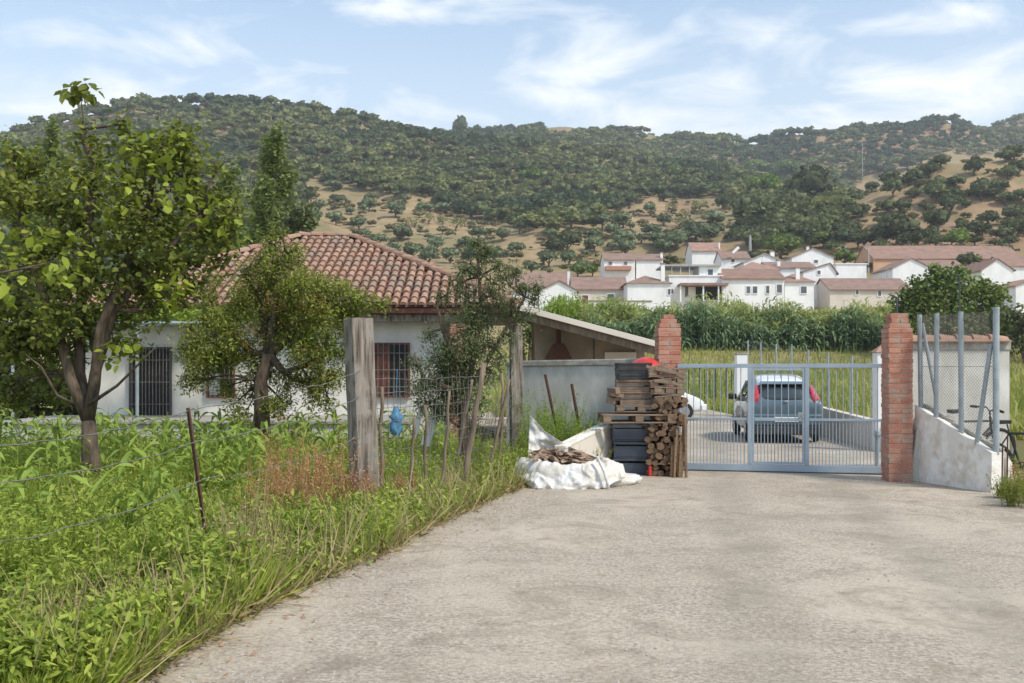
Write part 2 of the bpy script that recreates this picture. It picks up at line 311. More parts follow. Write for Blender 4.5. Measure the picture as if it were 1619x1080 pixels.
# leaf scatter: one template, many places
LEAF = (np.array([(0, 0, 0), (-.34, .28, .05), (-.30, .68, .02), (0, 1, -.14), (.30, .68, .02), (.34, .28, .05)]), np.array([(0, 3, 2, 1), (0, 5, 4, 3)]))
SLIM = (np.array([(0, 0, 0), (-.16, .3, .03), (-.15, .7, 0), (0, 1, -.10), (.15, .7, 0), (.16, .3, .03)]), np.array([(0, 3, 2, 1), (0, 5, 4, 3)]))
TUFT = (np.array([(-.5, -.5, 0), (.5, -.42, .08), (.46, .5, 0), (-.42, .46, .1)]), np.array([(0, 1, 2, 3)]))
BLADE = (np.array([(-.02, 0, 0), (.02, 0, 0), (.018, .10, .45), (-.018, .10, .45), (.004, .38, .95), (-.004, .38, .95)]), np.array([(0, 1, 2, 3), (3, 2, 4, 5)]))
def scatter(tpl, pos, size, yaw=None, pitch=None, roll=None):
    tv, tf = tpl; n = len(pos); pos = np.asarray(pos)
    yaw = NR.uniform(0, 2*PI, n) if yaw is None else yaw; pitch = NR.uniform(-.9, .6, n) if pitch is None else pitch; roll = NR.uniform(-.7, .7, n) if roll is None else roll
    size = np.broadcast_to(np.asarray(size, float), (n,))
    v = tv[None]*size[:, None, None]
    cr, sr = np.cos(roll)[:, None], np.sin(roll)[:, None]; x, y, z = v[..., 0], v[..., 1], v[..., 2]
    x, z = x*cr+z*sr, -x*sr+z*cr
    cp, sp = np.cos(pitch)[:, None], np.sin(pitch)[:, None]; y, z = y*cp-z*sp, y*sp+z*cp
    cy, sy = np.cos(yaw)[:, None], np.sin(yaw)[:, None]; x, y = x*cy-y*sy, x*sy+y*cy
    V = np.stack([x, y, z], -1)+pos[:, None, :]
    k = len(tv); Q = tf[None]+(np.arange(n)*k)[:, None, None]
    return V.reshape(-1, 3), Q.reshape(-1, tf.shape[1])
def blobpts(c, r, n, shell=.55):
    """points through a lumpy ball, more of them near its skin"""
    dv = NR.normal(size=(n, 3)); dv /= np.linalg.norm(dv, axis=1)[:, None]
    rr = NR.uniform(shell**3, 1, n)**(1/3)
    return np.asarray(c)+dv*rr[:, None]*np.asarray(r)
def join(parts):
    V = []; Q = []; b = 0
    for v, q in parts: V.append(v); Q.append(q+b); b += len(v)
    return np.concatenate(V), np.concatenate(Q)
# ------------------------------------------------------------------ land
TC = [-900, 0, 200, 460, 600, 740, 900, 1050, 1200, 1340, 1480, 1540, 1619, 2500]
TR = [(30, [673.7]), (48, [640]), (60, [608]), (85, [547]), (100, [535]), (130, [505]), (170, [470]*9+[464, 460, 458, 455, 440]),
 (220, [435]*9+[425, 415, 412, 410, 400]),
 (280, [395, 395, 395, 395, 400, 405, 408, 410, 400, 375, 355, 350, 345, 320]),
 (325, [355, 350, 350, 355, 365, 375, 378, 380, 368, 318, 272, 262, 254, 200]),
 (350, [340, 335, 335, 340, 350, 362, 365, 366, 355, 320, 276, 266, 258, 205]),
 (430, [320, 285, 280, 285, 300, 322, 332, 330, 322, 332, 335, 335, 330, 300]),
 (520, [305, 255, 232, 232, 255, 278, 292, 292, 302, 330, 365, 365, 360, 340]),
 (620, [290, 222, 174, 170, 198, 223, 242, 256, 290, 322, 350, 350, 345, 330]),
 (700, [330, 270, 235, 240, 245, 246, 262, 285, 305, 320, 335, 330, 325, 300]),
 (780, [330, 270, 235, 240, 240, 238, 245, 262, 280, 290, 282, 285, 275, 250]),
 (950, [320, 270, 235, 230, 215, 214, 199, 220, 225, 209, 192, 211, 222, 160]),
 (1150, [340, 300, 280, 260, 250, 250, 250, 260, 260, 250, 235, 222, 182, 140]),
 (1400, [400, 380, 360, 340, 330, 330, 330, 330, 330, 320, 300, 290, 260, 220]), (2200, [500])]
TY = np.array([r[0] for r in TR], float); TT = np.array([r[1]*14 if len(r[1]) == 1 else r[1] for r in TR], float)
def tpy(px, Y):
    j = np.clip(np.searchsorted(TY, Y)-1, 0, len(TY)-2); f = np.clip((Y-TY[j])/(TY[j+1]-TY[j]), 0, 1)
    def row(k): return np.interp(px, TC, TT[k])
    a, b = row(int(j)), row(int(j)+1); return a*(1-f)+b*f
def land(x, y):
    if y <= 48: return 0.0
    z = H-(tpy(CX+F*x/y, y)-HY)/F*y
    k = min(1, (y-48)/80); k2 = min(1, max(0, (y-110)/250))
    return z+noise.noise((x*.05, y*.05, 0))*.5*k+(noise.noise((x*.02, y*.02, 3))*7+noise.noise((x*.06, y*.06, 7))*2.5)*k2
def spot(px, py, y0=50, y1=1300):
    """where the ray through a photo pixel first meets the land"""
    y = y0
    while y < y1:
        x = (px-CX)/F*y; z = H-(py-HY)/F*y
        if land(x, y) >= z: break
        y += max(1, y*.006)
    x = (px-CX)/F*y; return Vector((x, y, land(x, y)))
ys = [-30, -10, 4, 10, 16, 22, 30, 38, 44, 48]+list(np.arange(51, 160, 3))+list(np.arange(160, 700, 7))+list(np.arange(700, 1400, 16))+list(np.arange(1400, 3200, 120))
pxs = list(np.arange(-900, -150, 60))+list(np.arange(-150, 1780, 14))+list(np.arange(1780, 2600, 60))
V = []
for y in ys:
    for p in pxs:
        x = (p-CX)/F*max(y, 44); V.append((x, y, land(x, y)))
nc = len(pxs); Q = [(i*nc+j, i*nc+j+1, (i+1)*nc+j+1, (i+1)*nc+j) for i in range(len(ys)-1) for j in range(nc-1)]
props(mesh_np('ground', V, Q, 'land', smooth=True), kind='structure')
# concrete drive: left edge follows the verge
EDGE = [(-2, -2.6), (3, -2.3), (5.43, -2.07), (7, -1.81), (9.1, -1.21), (11.2, -.72), (13.3, -.15), (14.5, .25), (15.4, 1.1), (16.3, 1.7)]
def edge(y): return float(np.interp(y, [e[0] for e in EDGE], [e[1] for e in EDGE]))
m = MB(); pts = []
for i in range(75):
    y = -2+i*.25; pts.append((edge(y)+noise.noise((y*2.1, 0, 0))*.06+noise.noise((y*7, 3, 0))*.03, y))
rows = []
for (x, y) in pts: rows.append([(x, y, -.05)]+[(x+(9.5-x)*k/12, y, .03+.012*noise.noise((x+(9.5-x)*k/12*.7, y*.7, 5))) for k in range(13)])
for r in rows: m.v += r
for i in range(len(rows)-1):
    for k in range(13): m.f.append((i*14+k, i*14+k+1, (i+1)*14+k+1, (i+1)*14+k)); m.mi.append(0)
props(m.build('driveway', 'concrete', smooth=False), kind='structure')
m = MB(); m.poly([(1.2, 16.45, .024), (7.6, 16.45, .024), (7.75, 22, .024), (8.1, 35, .03), (8.3, 46, .03), (3, 47, .03), (-2, 36, .03), (0, 24, .024)])
props(m.build('yard_pavement', 'concrete', fix=False), kind='structure')
# ------------------------------------------------------------------ tiled house behind the garden
hx0, hx1, hy0, hy1, ze, zr = -11.05, .16, 24.0, 34.0, 3.27, 5.56
house = thing('farmhouse', 'single storey white farmhouse under a hipped terracotta tile roof behind the garden trees', 'house', (-5.4, 24.7, 0))
def roofplane(mb, p0, p1, r0, r1): mb.poly([p0, p1, r1, r0])
c = [(hx0, hy0, ze), (hx1, hy0, ze), (hx1, hy1, ze), (hx0, hy1, ze)]; ra, rb = (-6.15, 29, zr), (-4.7, 29, zr)
m = MB()
for q in ((c[0], c[1], rb, ra), (c[1], c[2], rb), (c[2], c[3], ra, rb), (c[3], c[0], ra)): m.poly([(p[0], p[1], p[2]-.06) for p in q])
m.poly([(p[0], p[1], p[2]-.07) for p in c])
roof = m.build('roof', 'tilebase', house)
def tiles(mb, e0, e1, ta, tb, pitch=.225, rowl=.40):
    """rows of overlapping half-round tiles on the slope between eave e0-e1 and top ta-tb"""
    e0, e1, ta, tb = map(Vector, (e0, e1, ta, tb)); s = (e1-e0); W = s.length; s.normalize()
    tt = (ta-e0); u = tt-s*tt.dot(s); Lh = u.length; u.normalize(); nrm = s.cross(u).normalized()
    if nrm.z < 0: nrm = -nrm
    la = tt.dot(s)/Lh; lb = (e1-tb).dot(s)/Lh
    nrow = int(Lh/rowl)
    for i in range(int(W/pitch)):
        sx_ = (i+.5)*pitch
        for r in range(-1, nrow+1):
            t0 = r*rowl+.30; t1 = t0+rowl+.05
            if r == -1: t0 = -.10
            if sx_ < la*t1-.1 or W-sx_ < lb*t1-.1 or t0 > Lh: continue
            t1 = min(t1, Lh); j = rnd.uniform(-.012, .012); ra_, rb_ = .092, .074
            base = e0+s*(sx_+j); vs = []
            for (t, rr, up) in ((t0, ra_, .035), (t1, rb_, .0)):
                for k in range(7):
                    a = PI*k/6; vs.append(base+u*t+s*(math.cos(a)*rr)+nrm*(math.sin(a)*rr*.85+up+rnd.uniform(-.003, .003)))
            b = len(mb.v); mb.add(vs, [(k, k+1, k+8, k+7) for k in range(6)])
            vs2 = vs[:7]; mb.add([vs2[k] for k in range(7)]+[v-nrm*.02+u*.0 for v in vs2], [(k, k+7, k+8, k+1) for k in range(6)])
            mb.add(vs2, [tuple(range(7))])
def hipline(mb, a, b, n):
    a, b = Vector(a), Vector(b); u = (b-a).normalized(); s = u.cross(Vector((0, 0, 1))).normalized(); nn = s.cross(u).normalized()
    if nn.z < 0: nn = -nn
    Ln = (b-a).length
    for i in range(n):
        vs = []
        for (t, rr, up) in ((i/n*Ln-.04, .115, .06), ((i+1)/n*Ln, .095, .03)):
            for k in range(7):
                an = PI*k/6; vs.append(a+u*t+s*math.cos(an)*rr+nn*(math.sin(an)*rr+up))
        mb.add(vs, [(k, k+1, k+8, k+7) for k in range(6)]+[tuple(range(7))])
m = MB()
tiles(m, c[0], c[1], ra, rb); tiles(m, c[1], c[2], rb, rb, .225); tiles(m, c[3], c[0], ra, ra); tiles(m, c[2], c[3], rb, ra, .225)
m.build('roof_tiles', 'tile', house, fix=False)
m = MB(); hipline(m, c[0], ra, 17); hipline(m, c[1], rb, 17); hipline(m, c[2], rb, 17); hipline(m, c[3], ra, 17); hipline(m, ra, rb, 4)
m.build('ridge_tiles', 'tile', house, fix=False)
m = MB(); m.box((-10.7, 24.75, 0), (-1.7, 33.6, 3.05)); m.build('wall', 'plaster', house)
m = MB(); m.box((hx0+.02, hy0+.02, ze-.21), (hx1-.02, hy0+.16, ze-.075)); m.box((hx1-.16, hy0+.163, ze-.21), (hx1-.02, hy1-.1, ze-.075))
m.box((hx0+.02, hy0+.163, ze-.21), (hx0+.16, hy1-.1, ze-.075)); m.build('fascia', 'redwood', house, bevel=.01)
m = MB(); m.box((hx0+.3, hy0+.22, ze-.40), (hx1-.3, hy0+.44, ze-.215)); m.build('porch_beam', 'timber', house, bevel=.01)
m = MB(); m.box((-11.3, 22.0, 0), (-2.3, 24.74, .50)); m.build('terrace', 'greywall', house)
m = MB(); m.box((-11.35, 21.93, .503), (-2.25, 24.74, .57)); m.build('terrace_slab', 'coping', house, bevel=.01)
def barred(x0, x1, z0, z1, y, inside='vdoor', nb=7, kind='window', shut=None):
    m = MB(); m.box((x0, y-.02, z0), (x1, y+.05, z1)); w_ = m.build(kind, 'dark', house)
    f = MB()
    for a, b in (((x0-.05, y-.05, z0-.05), (x0, y+.03, z1+.05)), ((x1, y-.05, z0-.05), (x1+.05, y+.03, z1+.05)), ((x0, y-.05, z1), (x1, y+.03, z1+.05)), ((x0, y-.05, z0-.05), (x1, y+.03, z0))): f.box(a, b)
    f.build('frame', inside, w_)
    if shut:
        s = MB(); s.box((x0+.02, y-.035, z0+.02), (x0+(x1-x0)*.45, y-.024, z1-.02)); s.build('shutter', shut, w_)
    g = MB()
    for i in range(nb):
        x = x0+(x1-x0)*(i+.5)/nb; g.tube([(x, y-.085, z0-.03), (x, y-.085, z1+.03)], .010, 5)
    for k in range(3):
        z = z0+(z1-z0)*(k+.5)/3; g.tube([(x0-.03, y-.085, z), (x1+.03, y-.085, z)], .010, 5)
    g.build('window_bars', 'wire', w_); return w_
D_ = 24.7
def hp(px): return (px-CX)/F*D_
def hz(py): return H-(py-HY)/F*D_
barred(hp(594), hp(645), hz(625), hz(545), D_, 'redwood', 6, shut='redwood')
barred(hp(330), hp(368), hz(626), hz(570), D_, 'redwood', 5, shut='galv')
dr = barred(hp(208), hp(268), .575, hz(552), D_, 'darkmetal', 11, kind='door')
m = MB(); m.box((hp(600), D_-.06, hz(512)), (hp(601), D_, hz(511))) if False else None
pl = thing('brick_column', 'red brick porch column at the right corner of the farmhouse', 'column', (-1.28, 23.4, 0))
def brick_pillar(parent, cx, cy, wd, h, rz=0, steps=((.0, 1),), ch=.075):
    mt = Matrix.Translation((cx, cy, 0)) @ Matrix.Rotation(rz, 4, 'Z'); m = MB(); q = MB(); n = int(h/ch)
    for i in range(n):
        z = i*ch; s = 1.0
        for (zz, ss) in steps:
            if z >= zz: s = ss
        W = wd*s; g = .006; o = (i % 2)
        j = rnd.uniform(-.006, .006)
        for k in range(2):
            # pinwheel bond: two long bricks and two short ends per course, turned every other course
            a = -W/2+j; b = W/2+j
            if o: m.box((a, -W/2+k*(W/2)+g, z+g), (b-rnd.uniform(0, .01), -W/2+(k+1)*(W/2)-g, z+ch-g), mt)
            else: m.box((-W/2+k*(W/2)+g+j, -W/2, z+g), (-W/2+(k+1)*(W/2)-g+j, W/2-rnd.uniform(0, .008), z+ch-g), mt)
        q.box((-W/2+.010+j, -W/2+.010, z), (W/2-.014+j, W/2-.014, z+ch-.0005), mt)
    m.build('bricks', 'brick', parent, bevel=.004); q.build('mortar', 'mortar', parent)
brick_pillar(pl, -1.28, 23.4, .34, 2.78)
# pergola in front of the door
pg = thing('pergola', 'grey pipe pergola in front of the farmhouse door carrying a bright vine', 'pergola', (-7.3, 22.2, 0))
for (px, py) in ((20, 22.3), (217, 22.3)):
    m = MB(); x = (px-CX)/F*py; m.tube([(x, py, 0), (x, py, 2.75)], .035, 8); m.build('post', 'galv', pg)
m = MB(); za = H+73/F*22.3
m.tube([(-11.4, 22.3, za), (-6.3, 22.3, za)], .04, 8); m.tube([(-11.4, 23.6, za), (-6.3, 23.6, za)], .03, 8)
for k in range(9): m.tube([(-11.3+k*.6, 22.3, za+.045), (-11.3+k*.6, 24.6, za+.1)], .02, 6)
m.build('rails', 'galv', pg)
v = scatter(LEAF, np.concatenate([blobpts((x, 22.9+.4*NR.random(), za+.17+.12*NR.random()), (.5, .8, .17), 130, .1) for x in np.arange(-11.3, -6.0, .36)]), .12)
mesh_np('vine', *v, 'leaf_vine', pg)
# lean-to annex right of the house
ax = thing('outbuilding', 'beige open fronted outbuilding with a sloping light edged roof behind the yard wall', 'shed', (1.7, 22.6, 0))
a0 = P(815, 480, 22); a1 = P(1045, 541, 22)
m = MB(); m.prism([a0, a1, a1-Vector((0, 0, .13)), a0-Vector((0, 0, .13))], (0, .10, 0)); m.build('fascia', 'vcream', ax, bevel=.008)
b0 = a0+Vector((0, .103, -.005)); b1 = a1+Vector((0, .103, -.005))
m = MB(); m.prism([b0, b1, b1-Vector((0, 0, .09)), b0-Vector((0, 0, .09))], (0, 6, 0)); m.build('roof', 'tilebase', ax)
m = MB()
m.prism([a0+Vector((0, .12, -.135)), a1+Vector((0, .12, -.135)), a1+Vector((0, .12, -.30)), a0+Vector((0, .12, -.30))], (0, .18, 0)); m.build('beam', 'stake', ax)
m = MB(); m.prism([(.55, 23.7, 0), (3.15, 23.7, 0), (3.15, 23.7, 2.31), (.55, 23.7, 3.0)], (0, 4.2, 0)); m.build('wall', 'beige', ax)
m = MB(); m.prism([(.78, 23.35, 1.95), (1.42, 23.35, 1.95), (1.22, 23.35, 2.32), (.98, 23.35, 2.32)], (0, .34, 0)); m.tube([(1.1, 23.5, 2.3), (1.1, 23.5, 2.75)], .06, 8); m.build('hood', 'rust', ax, bevel=.01)
m = MB(); m.box((2.2, 23.62, 1.2), (2.95, 23.697, 2.12)); m.build('panel', 'vcream', ax, bevel=.008)
m = MB(); m.tube([(1.95, 23.66, .9), (1.95, 23.66, 2.5)], .015, 6); m.tube([(2.9, 23.66, 2.0), (2.9, 23.66, 2.3)], .015, 6); m.build('pipe', 'darkmetal', ax)
# yard wall, rendered grey with coping
yw = thing('yard_wall', 'weathered grey rendered wall with stone coping left of the gate', 'wall', (1.2, 17.8, 0))
wa, wb = Vector((-.1, 18.3, 0)), Vector((2.46, 17.0, 0)); dv = (wb-wa).normalized(); nv = Vector((-dv.y, dv.x, 0))
m = MB(); m.prism([wa, wb, wb+Vector((0, 0, 1.78)), wa+Vector((0, 0, 1.76))], nv*.18); m.build('wall', 'greywall', yw)
m = MB(); o_ = -nv*.04-dv*.02; m.prism([wa+o_+Vector((0, 0, 1.763)), wb+o_+Vector((0, 0, 1.783)), wb+o_+Vector((0, 0, 1.90)), wa+o_+Vector((0, 0, 1.86))], nv*.26); m.build('coping', 'coping', yw, bevel=.015)
# low sloping side wall by the firewood
lw = thing('low_wall', 'low pale wall sloping down beside the stacked crates', 'wall', (1.2, 15.4, 0))
p1, p2 = P(968, 668, 16.1), P(893, 706, 14.9)
m = MB(); m.prism([(p1.x, p1.y, 0), (p2.x, p2.y, 0), (p2.x, p2.y, p2.z-.04), (p1.x, p1.y, p1.z-.04)], (-.13, .06, 0)); m.build('wall', 'vcream', lw)
m = MB(); m.prism([(p1.x+.015, p1.y, p1.z-.038), (p2.x+.015, p2.y, p2.z-.038), p2+Vector((.015, 0, .01)), p1+Vector((.015, 0, .01))], (-.17, .08, 0)); m.build('coping', 'whitewash', lw, bevel=.01)
# gate pillars
gl = thing('gate_pillar', 'red brick gate pillar with a stepped top behind the firewood stack', 'pillar', (2.62, 16.75, 0))
brick_pillar(gl, 2.62, 16.75, .385, 2.66, R(2), ((0, 1), (2.36, .93), (2.44, .72), (2.54, .50)))
gr = thing('gate_pillar', 'tall red brick gate pillar with a stepped top between the gate and the right hand wall', 'pillar', (5.79, 15.05, 0))
brick_pillar(gr, 5.82, 15.05, .365, 2.57, R(-3), ((0, 1), (2.32, .86), (2.40, .72), (2.48, .55)))
m = MB(); m.prism([(5.98, 14.93, 0), (6.25, 14.93, 0), (6.22, 14.93, 1.15), (6.07, 14.93, .8), (6.0, 14.93, .3)], (0, .3, 0))
m.build('buttress', 'greywall', gr, bevel=.02)
# sliding gate with a wicket door
g0 = P(1071, 574, 16.55); g1 = P(1404, 574, 15.85); GL = Vector((g1.x-g0.x, g1.y-g0.y, 0)).length; ga = math.atan2(g1.y-g0.y, g1.x-g0.x)
gate = thing('driveway_gate', 'blue grey metal driveway gate with vertical bars and a wicket door closing the drive', 'gate', (g0.x, g0.y, 0), rz=0)
GM = Matrix.Translation((g0.x, g0.y, 0)) @ Matrix.Rotation(ga, 4, 'Z')
def gx(px):                                                     # along the gate from a photo column
    k = (px-CX)/F; return (k*g0.y-g0.x)/(math.cos(ga)-k*math.sin(ga))
def gb(mb, x0, x1, z0, z1, t=.03): mb.box((x0, -t, z0), (x1, t, z1), GM)
m = MB(); gb(m, 0, GL, 1.735, 1.80); gb(m, 0, GL, .05, .16, .032); gb(m, .0, .05, .163, 1.732)
gb(m, GL-.05, GL, .163, 1.732); wx0, wx1 = gx(1183), gx(1278)
gb(m, wx0-.01, wx0+.055, .163, 1.732, .035); gb(m, wx1-.055, wx1+.01, .163, 1.732, .035)
gb(m, .053, wx0-.013, .875, .915, .02); gb(m, wx1+.013, GL-.053, .875, .915, .02); m.build('gate_frame', 'gatepaint', gate, bevel=.004)
def bars(mb, a, b, lo, hi, n, r=.0075):
    for i in range(1, n): x = a+(b-a)*i/n; mb.tube([GM @ Vector((x, 0, lo)), GM @ Vector((x, 0, hi))], r, 6, False)
for a, b, n in ((.05, wx0-.01, 10), (wx1+.01, GL-.05, 11)):
    m = MB(); bars(m, a, b, .915, 1.735, n); bars(m, a, b, .16, .875, n*2); m.build('gate_bars', 'gatepaint', gate, fix=False)
wd = MB(); a, b = wx0+.06, wx1-.06
gb(wd, a, a+.035, .17, 1.725); gb(wd, b-.035, b, .17, 1.725); gb(wd, a+.037, b-.037, 1.69, 1.725); gb(wd, a+.037, b-.037, .17, .205); gb(wd, a+.037, b-.037, .87, .92)
wk = wd.build('wicket_door', 'gatepaint', gate, bevel=.003)
m = MB(); bars(m, a+.035, b-.035, .92, 1.69, 7); bars(m, a+.035, b-.035, .205, .87, 14); m.build('wicket_bars', 'gatepaint', wk, fix=False)
m = MB(); gb(m, b-.10, b+.0, .915, 1.01, .034); m.tube([GM @ Vector((b-.05, -.09, .965)), GM @ Vector((b-.05, .0, .965))], .012, 8); m.build('lock', 'galv', wk, bevel=.004)
m = MB(); gb(m, -.3, GL, .026, .045, .05); m.build('gate_track', 'darkmetal', gate)
gp = thing('latch_post', 'short galvanised post with a rounded knob behind the right end of the gate', 'post', (5.98, 16.3, 0))
m = MB(); m.tube([(5.98, 16.3, 0), (5.98, 16.3, .62)], .035, 8); m.build('post', 'galv', gp)
m = MB(); m.tube([(5.98, 16.3, .60), (5.98, 16.3, .64), (5.98, 16.3, .70), (5.98, 16.3, .735)], [.045, .062, .055, .02], 10); m.build('knob', 'galv', gp)
# wall with tile coping behind the right fence
rw = thing('boundary_wall', 'tall pale rendered wall with red tile coping behind the bicycles', 'wall', (6.9, 17, 0))
rwy = 16.2; x0 = (1438-CX)/F*rwy; x1 = (1596-CX)/F*rwy
m = MB(); m.box((x0, rwy, 0), (x1, rwy+.18, 2.02)); m.build('wall', 'greywall', rw)
m = MB(); m.box((x0-.0, rwy-.02, 2.023), (x1+.02, rwy+.2, 2.16)); m.build('wall_cap', 'coping', rw, bevel=.01)
m = MB()
for i in range(6):
    a = x0+i*(x1-x0)/6; m.v += []; w6 = (x1-x0)/6
    hipline(m, (a, rwy+.09, 2.12), (a+w6, rwy+.09, 2.125), 1)
for i in range(8):
    a = x0+i*(x1-x0)/8; m.cbox((a+(x1-x0)/16, rwy-.0, 2.185), ((x1-x0)/8-.006, .2, .022), rx=R(14+rnd.uniform(-3, 3)))
m.build('coping_tiles', 'tile', rw, fix=False)
# low whitewashed block wall with the posts of the fence
bw = thing('block_wall', 'low whitewashed block wall sloping toward the camera under the mesh fence', 'wall', (6.6, 14.3, 0))
q0, q1 = P(1446, 640, 15.0), P(1568, 716, 13.55)
dd = Vector((q1.x-q0.x, q1.y-q0.y, 0)).normalized(); nn = Vector((-dd.y, dd.x, 0))
m = MB(); NBW = 18
for i in range(NBW+1):
    t = i/NBW; p = q0.lerp(q1, t)
    for (o, zz) in ((0, 0), (0, .33), (0, .66), (0, 1), (.20, 1), (.20, 0)):
        j = .022*noise.noise((t*7, zz*4, 0)); m.v.append(tuple(Vector((p.x, p.y, p.z*zz+(j if zz == 1 else 0)))+nn*(o+(j if o == 0 else 0))))
m.f = [(i*6+k, i*6+k+1, (i+1)*6+k+1, (i+1)*6+k) for i in range(NBW) for k in range(5)]+[(0, 1, 2, 3, 4, 5), tuple(NBW*6+k for k in range(6))]; m.mi = [0]*len(m.f)
m.build('wall', 'whitewash', bw)
m = MB(); 
for i in range(9):
    t = (i+.5)/9; p = q0.lerp(q1, t)+nn*(.15+rnd.uniform(-.02, .02)); m.cbox((p.x, p.y, p.z+.02+rnd.uniform(0, .015)), (.2, .09, .05), math.atan2(dd.y, dd.x)+rnd.uniform(-.2, .2), ry=R(17))
m.build('rubble', 'coping', bw, bevel=.012)
pe = q1+Vector((.24, .05, 0)); m = MB(); m.prism([(pe.x, pe.y, 0), (pe.x+.13, pe.y+.12, 0), (pe.x+.13, pe.y+.12, .43), (pe.x, pe.y, .50)], (.03, .3, 0)); m.build('end_block', 'whitewash', bw, bevel=.012)
mf = thing('mesh_fence', 'galvanised wire mesh fence with four tall posts on the low white wall', 'fence', (6.6, 14.3, .6))
fp = []
for px, t in ((1456, .06), (1480, .28), (1520, .60), (1575, .97)):
    p = q0.lerp(q1, t)+nn*.08; p.x = (px-CX)/F*p.y; fp.append(p)
for i, p in enumerate(fp):
    m = MB(); m.tube([(p.x, p.y, p.z-.05), (p.x+(-.02, .01, -.01, 0)[i], p.y, 2.53)], (.034, .034, .036, .042)[i], 10); m.build('post', 'galv', mf)
    m = MB(); m.tube([(p.x, p.y, 2.53), (p.x, p.y, 2.56)], .046, 10); m.build('post_cap', 'galv', mf) if i == 3 else None
m = MB(); e = fp[3]; b_ = q0.lerp(q1, .80)+nn*.05
m.tube([(e.x-.05, e.y+.05, 2.05), (b_.x-.02, b_.y, b_.z-.03)], .032, 8); m.build('brace', 'galv', mf); m = MB(); m.tube([(fp[0].x+.02, fp[0].y, 2.4), (fp[0].x+.20, fp[0].y-.2, fp[0].z-.15)], .028, 8); m.build('brace', 'galv', mf)
m = MB(); s0, s1 = fp[0], fp[3]; Lf = (Vector((s1.x, s1.y, 0))-Vector((s0.x, s0.y, 0))).length
def fpt(u, z): t = u/Lf; return (s0.x+(s1.x-s0.x)*t, s0.y+(s1.y-s0.y)*t-.04, z)
def fbase(u): return s0.z+(s1.z-s0.z)*u/Lf+.02
def wire_seg(mb, a, b, r=.0024): mb.tube([a, b], r, 3, False)
for k in range(-48, int(Lf/.05)+1):
    for sg in (1, -1):
        u0 = k*.05; ptsz = []
        for st in range(0, 49):
            u = u0+st*.05*1.0; z = 2.50-st*.05 if sg == 1 else .10+st*.05
            if 0 <= u <= Lf and fbase(u) <= z <= 2.51: ptsz.append((u, z))
        if len(ptsz) > 1: wire_seg(m, fpt(*ptsz[0]), fpt(*ptsz[-1]))
for z in (2.5, 1.75): m.tube([fpt(0, z), fpt(Lf, z)], .003, 4)
for k in range(60): # darker loose net roll at the top band
    u = Lf*k/60; m.tube([fpt(u, 2.18), fpt(u, 2.5)], .002, 3, False)
m.build('wire_mesh', 'wire', mf, fix=False)
# yard walls and fence beyond the gate
yf = thing('yard_fence', 'wire mesh fence with thin posts on a low wall right of the parked car', 'fence', (7.9, 27, 0))
ya, yb = P(1182, 600, 35.6), P(1402, 668, 20.2)
def yline(px):
    k = (px-CX)/F; t = (k*ya.y-ya.x)/((yb.x-ya.x)-k*(yb.y-ya.y)); return Vector((ya.x+(yb.x-ya.x)*t, ya.y+(yb.y-ya.y)*t, 0)), t
m = MB(); m.prism([(ya.x, ya.y, 0), (yb.x, yb.y, 0), (yb.x, yb.y, .60), (ya.x, ya.y, 1.0)], (.2, .03, 0)); m.build('low_wall', 'vcream', yf)
tops = []
for px, py in ((1178, 538), (1198, 541), (1222, 544), (1246, 548), (1272, 553), (1303, 558), (1340, 562), (1378, 566)):
    p, t = yline(px); z = H+(HY-py)/F*p.y; m = MB(); m.tube([(p.x+.1, p.y, .5), (p.x+.1, p.y, z)], .028, 6); m.build('post', 'galv', yf); tops.append(Vector((p.x+.1, p.y, z)))
m = MB()
for i in range(len(tops)-1):
    a, b = tops[i], tops[i+1]
    for fz in (0, .33, .66): m.tube([a-Vector((0, 0, fz*1.5)), (a+b)/2-Vector((0, 0, fz*1.5+.06)), b-Vector((0, 0, fz*1.5))], .004, 3, False)
    n_ = 14
    for k in range(n_):
        p = a.lerp(b, k/n_); m.tube([p-Vector((0, 0, .03)), p-Vector((0, 0, 1.5))], .0022, 3, False)
m.build('wire_mesh', 'wire', yf, fix=False)
def gatepost(px0, px1, pt, D, cap, lab):
    x0 = (px0-CX)/F*D; x1 = (px1-CX)/F*D; z = H+(HY-pt)/F*D; g = thing('white_pillar', lab, 'pillar', ((x0+x1)/2, D, 0))
    m = MB(); m.box((x0, D, 0), (x1, D+(x1-x0), z)); m.build('shaft', 'vwhite', g, bevel=.01)
    if cap:
        m = MB(); e = .04; w_ = x1-x0; cz = z+.17; cxm = (x0+x1)/2; cym = D+w_/2
        b4 = [(x0-e, D-e, z+.003), (x1+e, D-e, z+.003), (x1+e, D+w_+e, z+.003), (x0-e, D+w_+e, z+.003)]; m.add(b4+[(cxm, cym, cz)], [(0, 1, 4), (1, 2, 4), (2, 3, 4), (3, 0, 4), (3, 2, 1, 0)]); m.build('cap', 'tile', g)
    else:
        m = MB(); m.box((x0-.02, D-.02, z+.003), (x1+.02, D+(x1-x0)+.02, z+.06)); m.build('cap', 'coping', g, bevel=.01)
gatepost(1165, 1182, 561, 35.5, 0, 'white square pillar beyond the parked green car')
gatepost(1387, 1409, 557, 20.4, 1, 'white pillar with an orange tile cap seen just left of the right brick pillar')
fb = thing('railing', 'row of dark thin railings at the far end of the concrete yard', 'fence', (8, 46, 0))
m = MB()
for k in range(15):
    x = 7.5+k*.20*1.25-.0; m.tube([(x, 46.5, 0), (x, 46.5, 1.75+rnd.uniform(-.1, .05))], .022 if k % 4 else .04, 5)
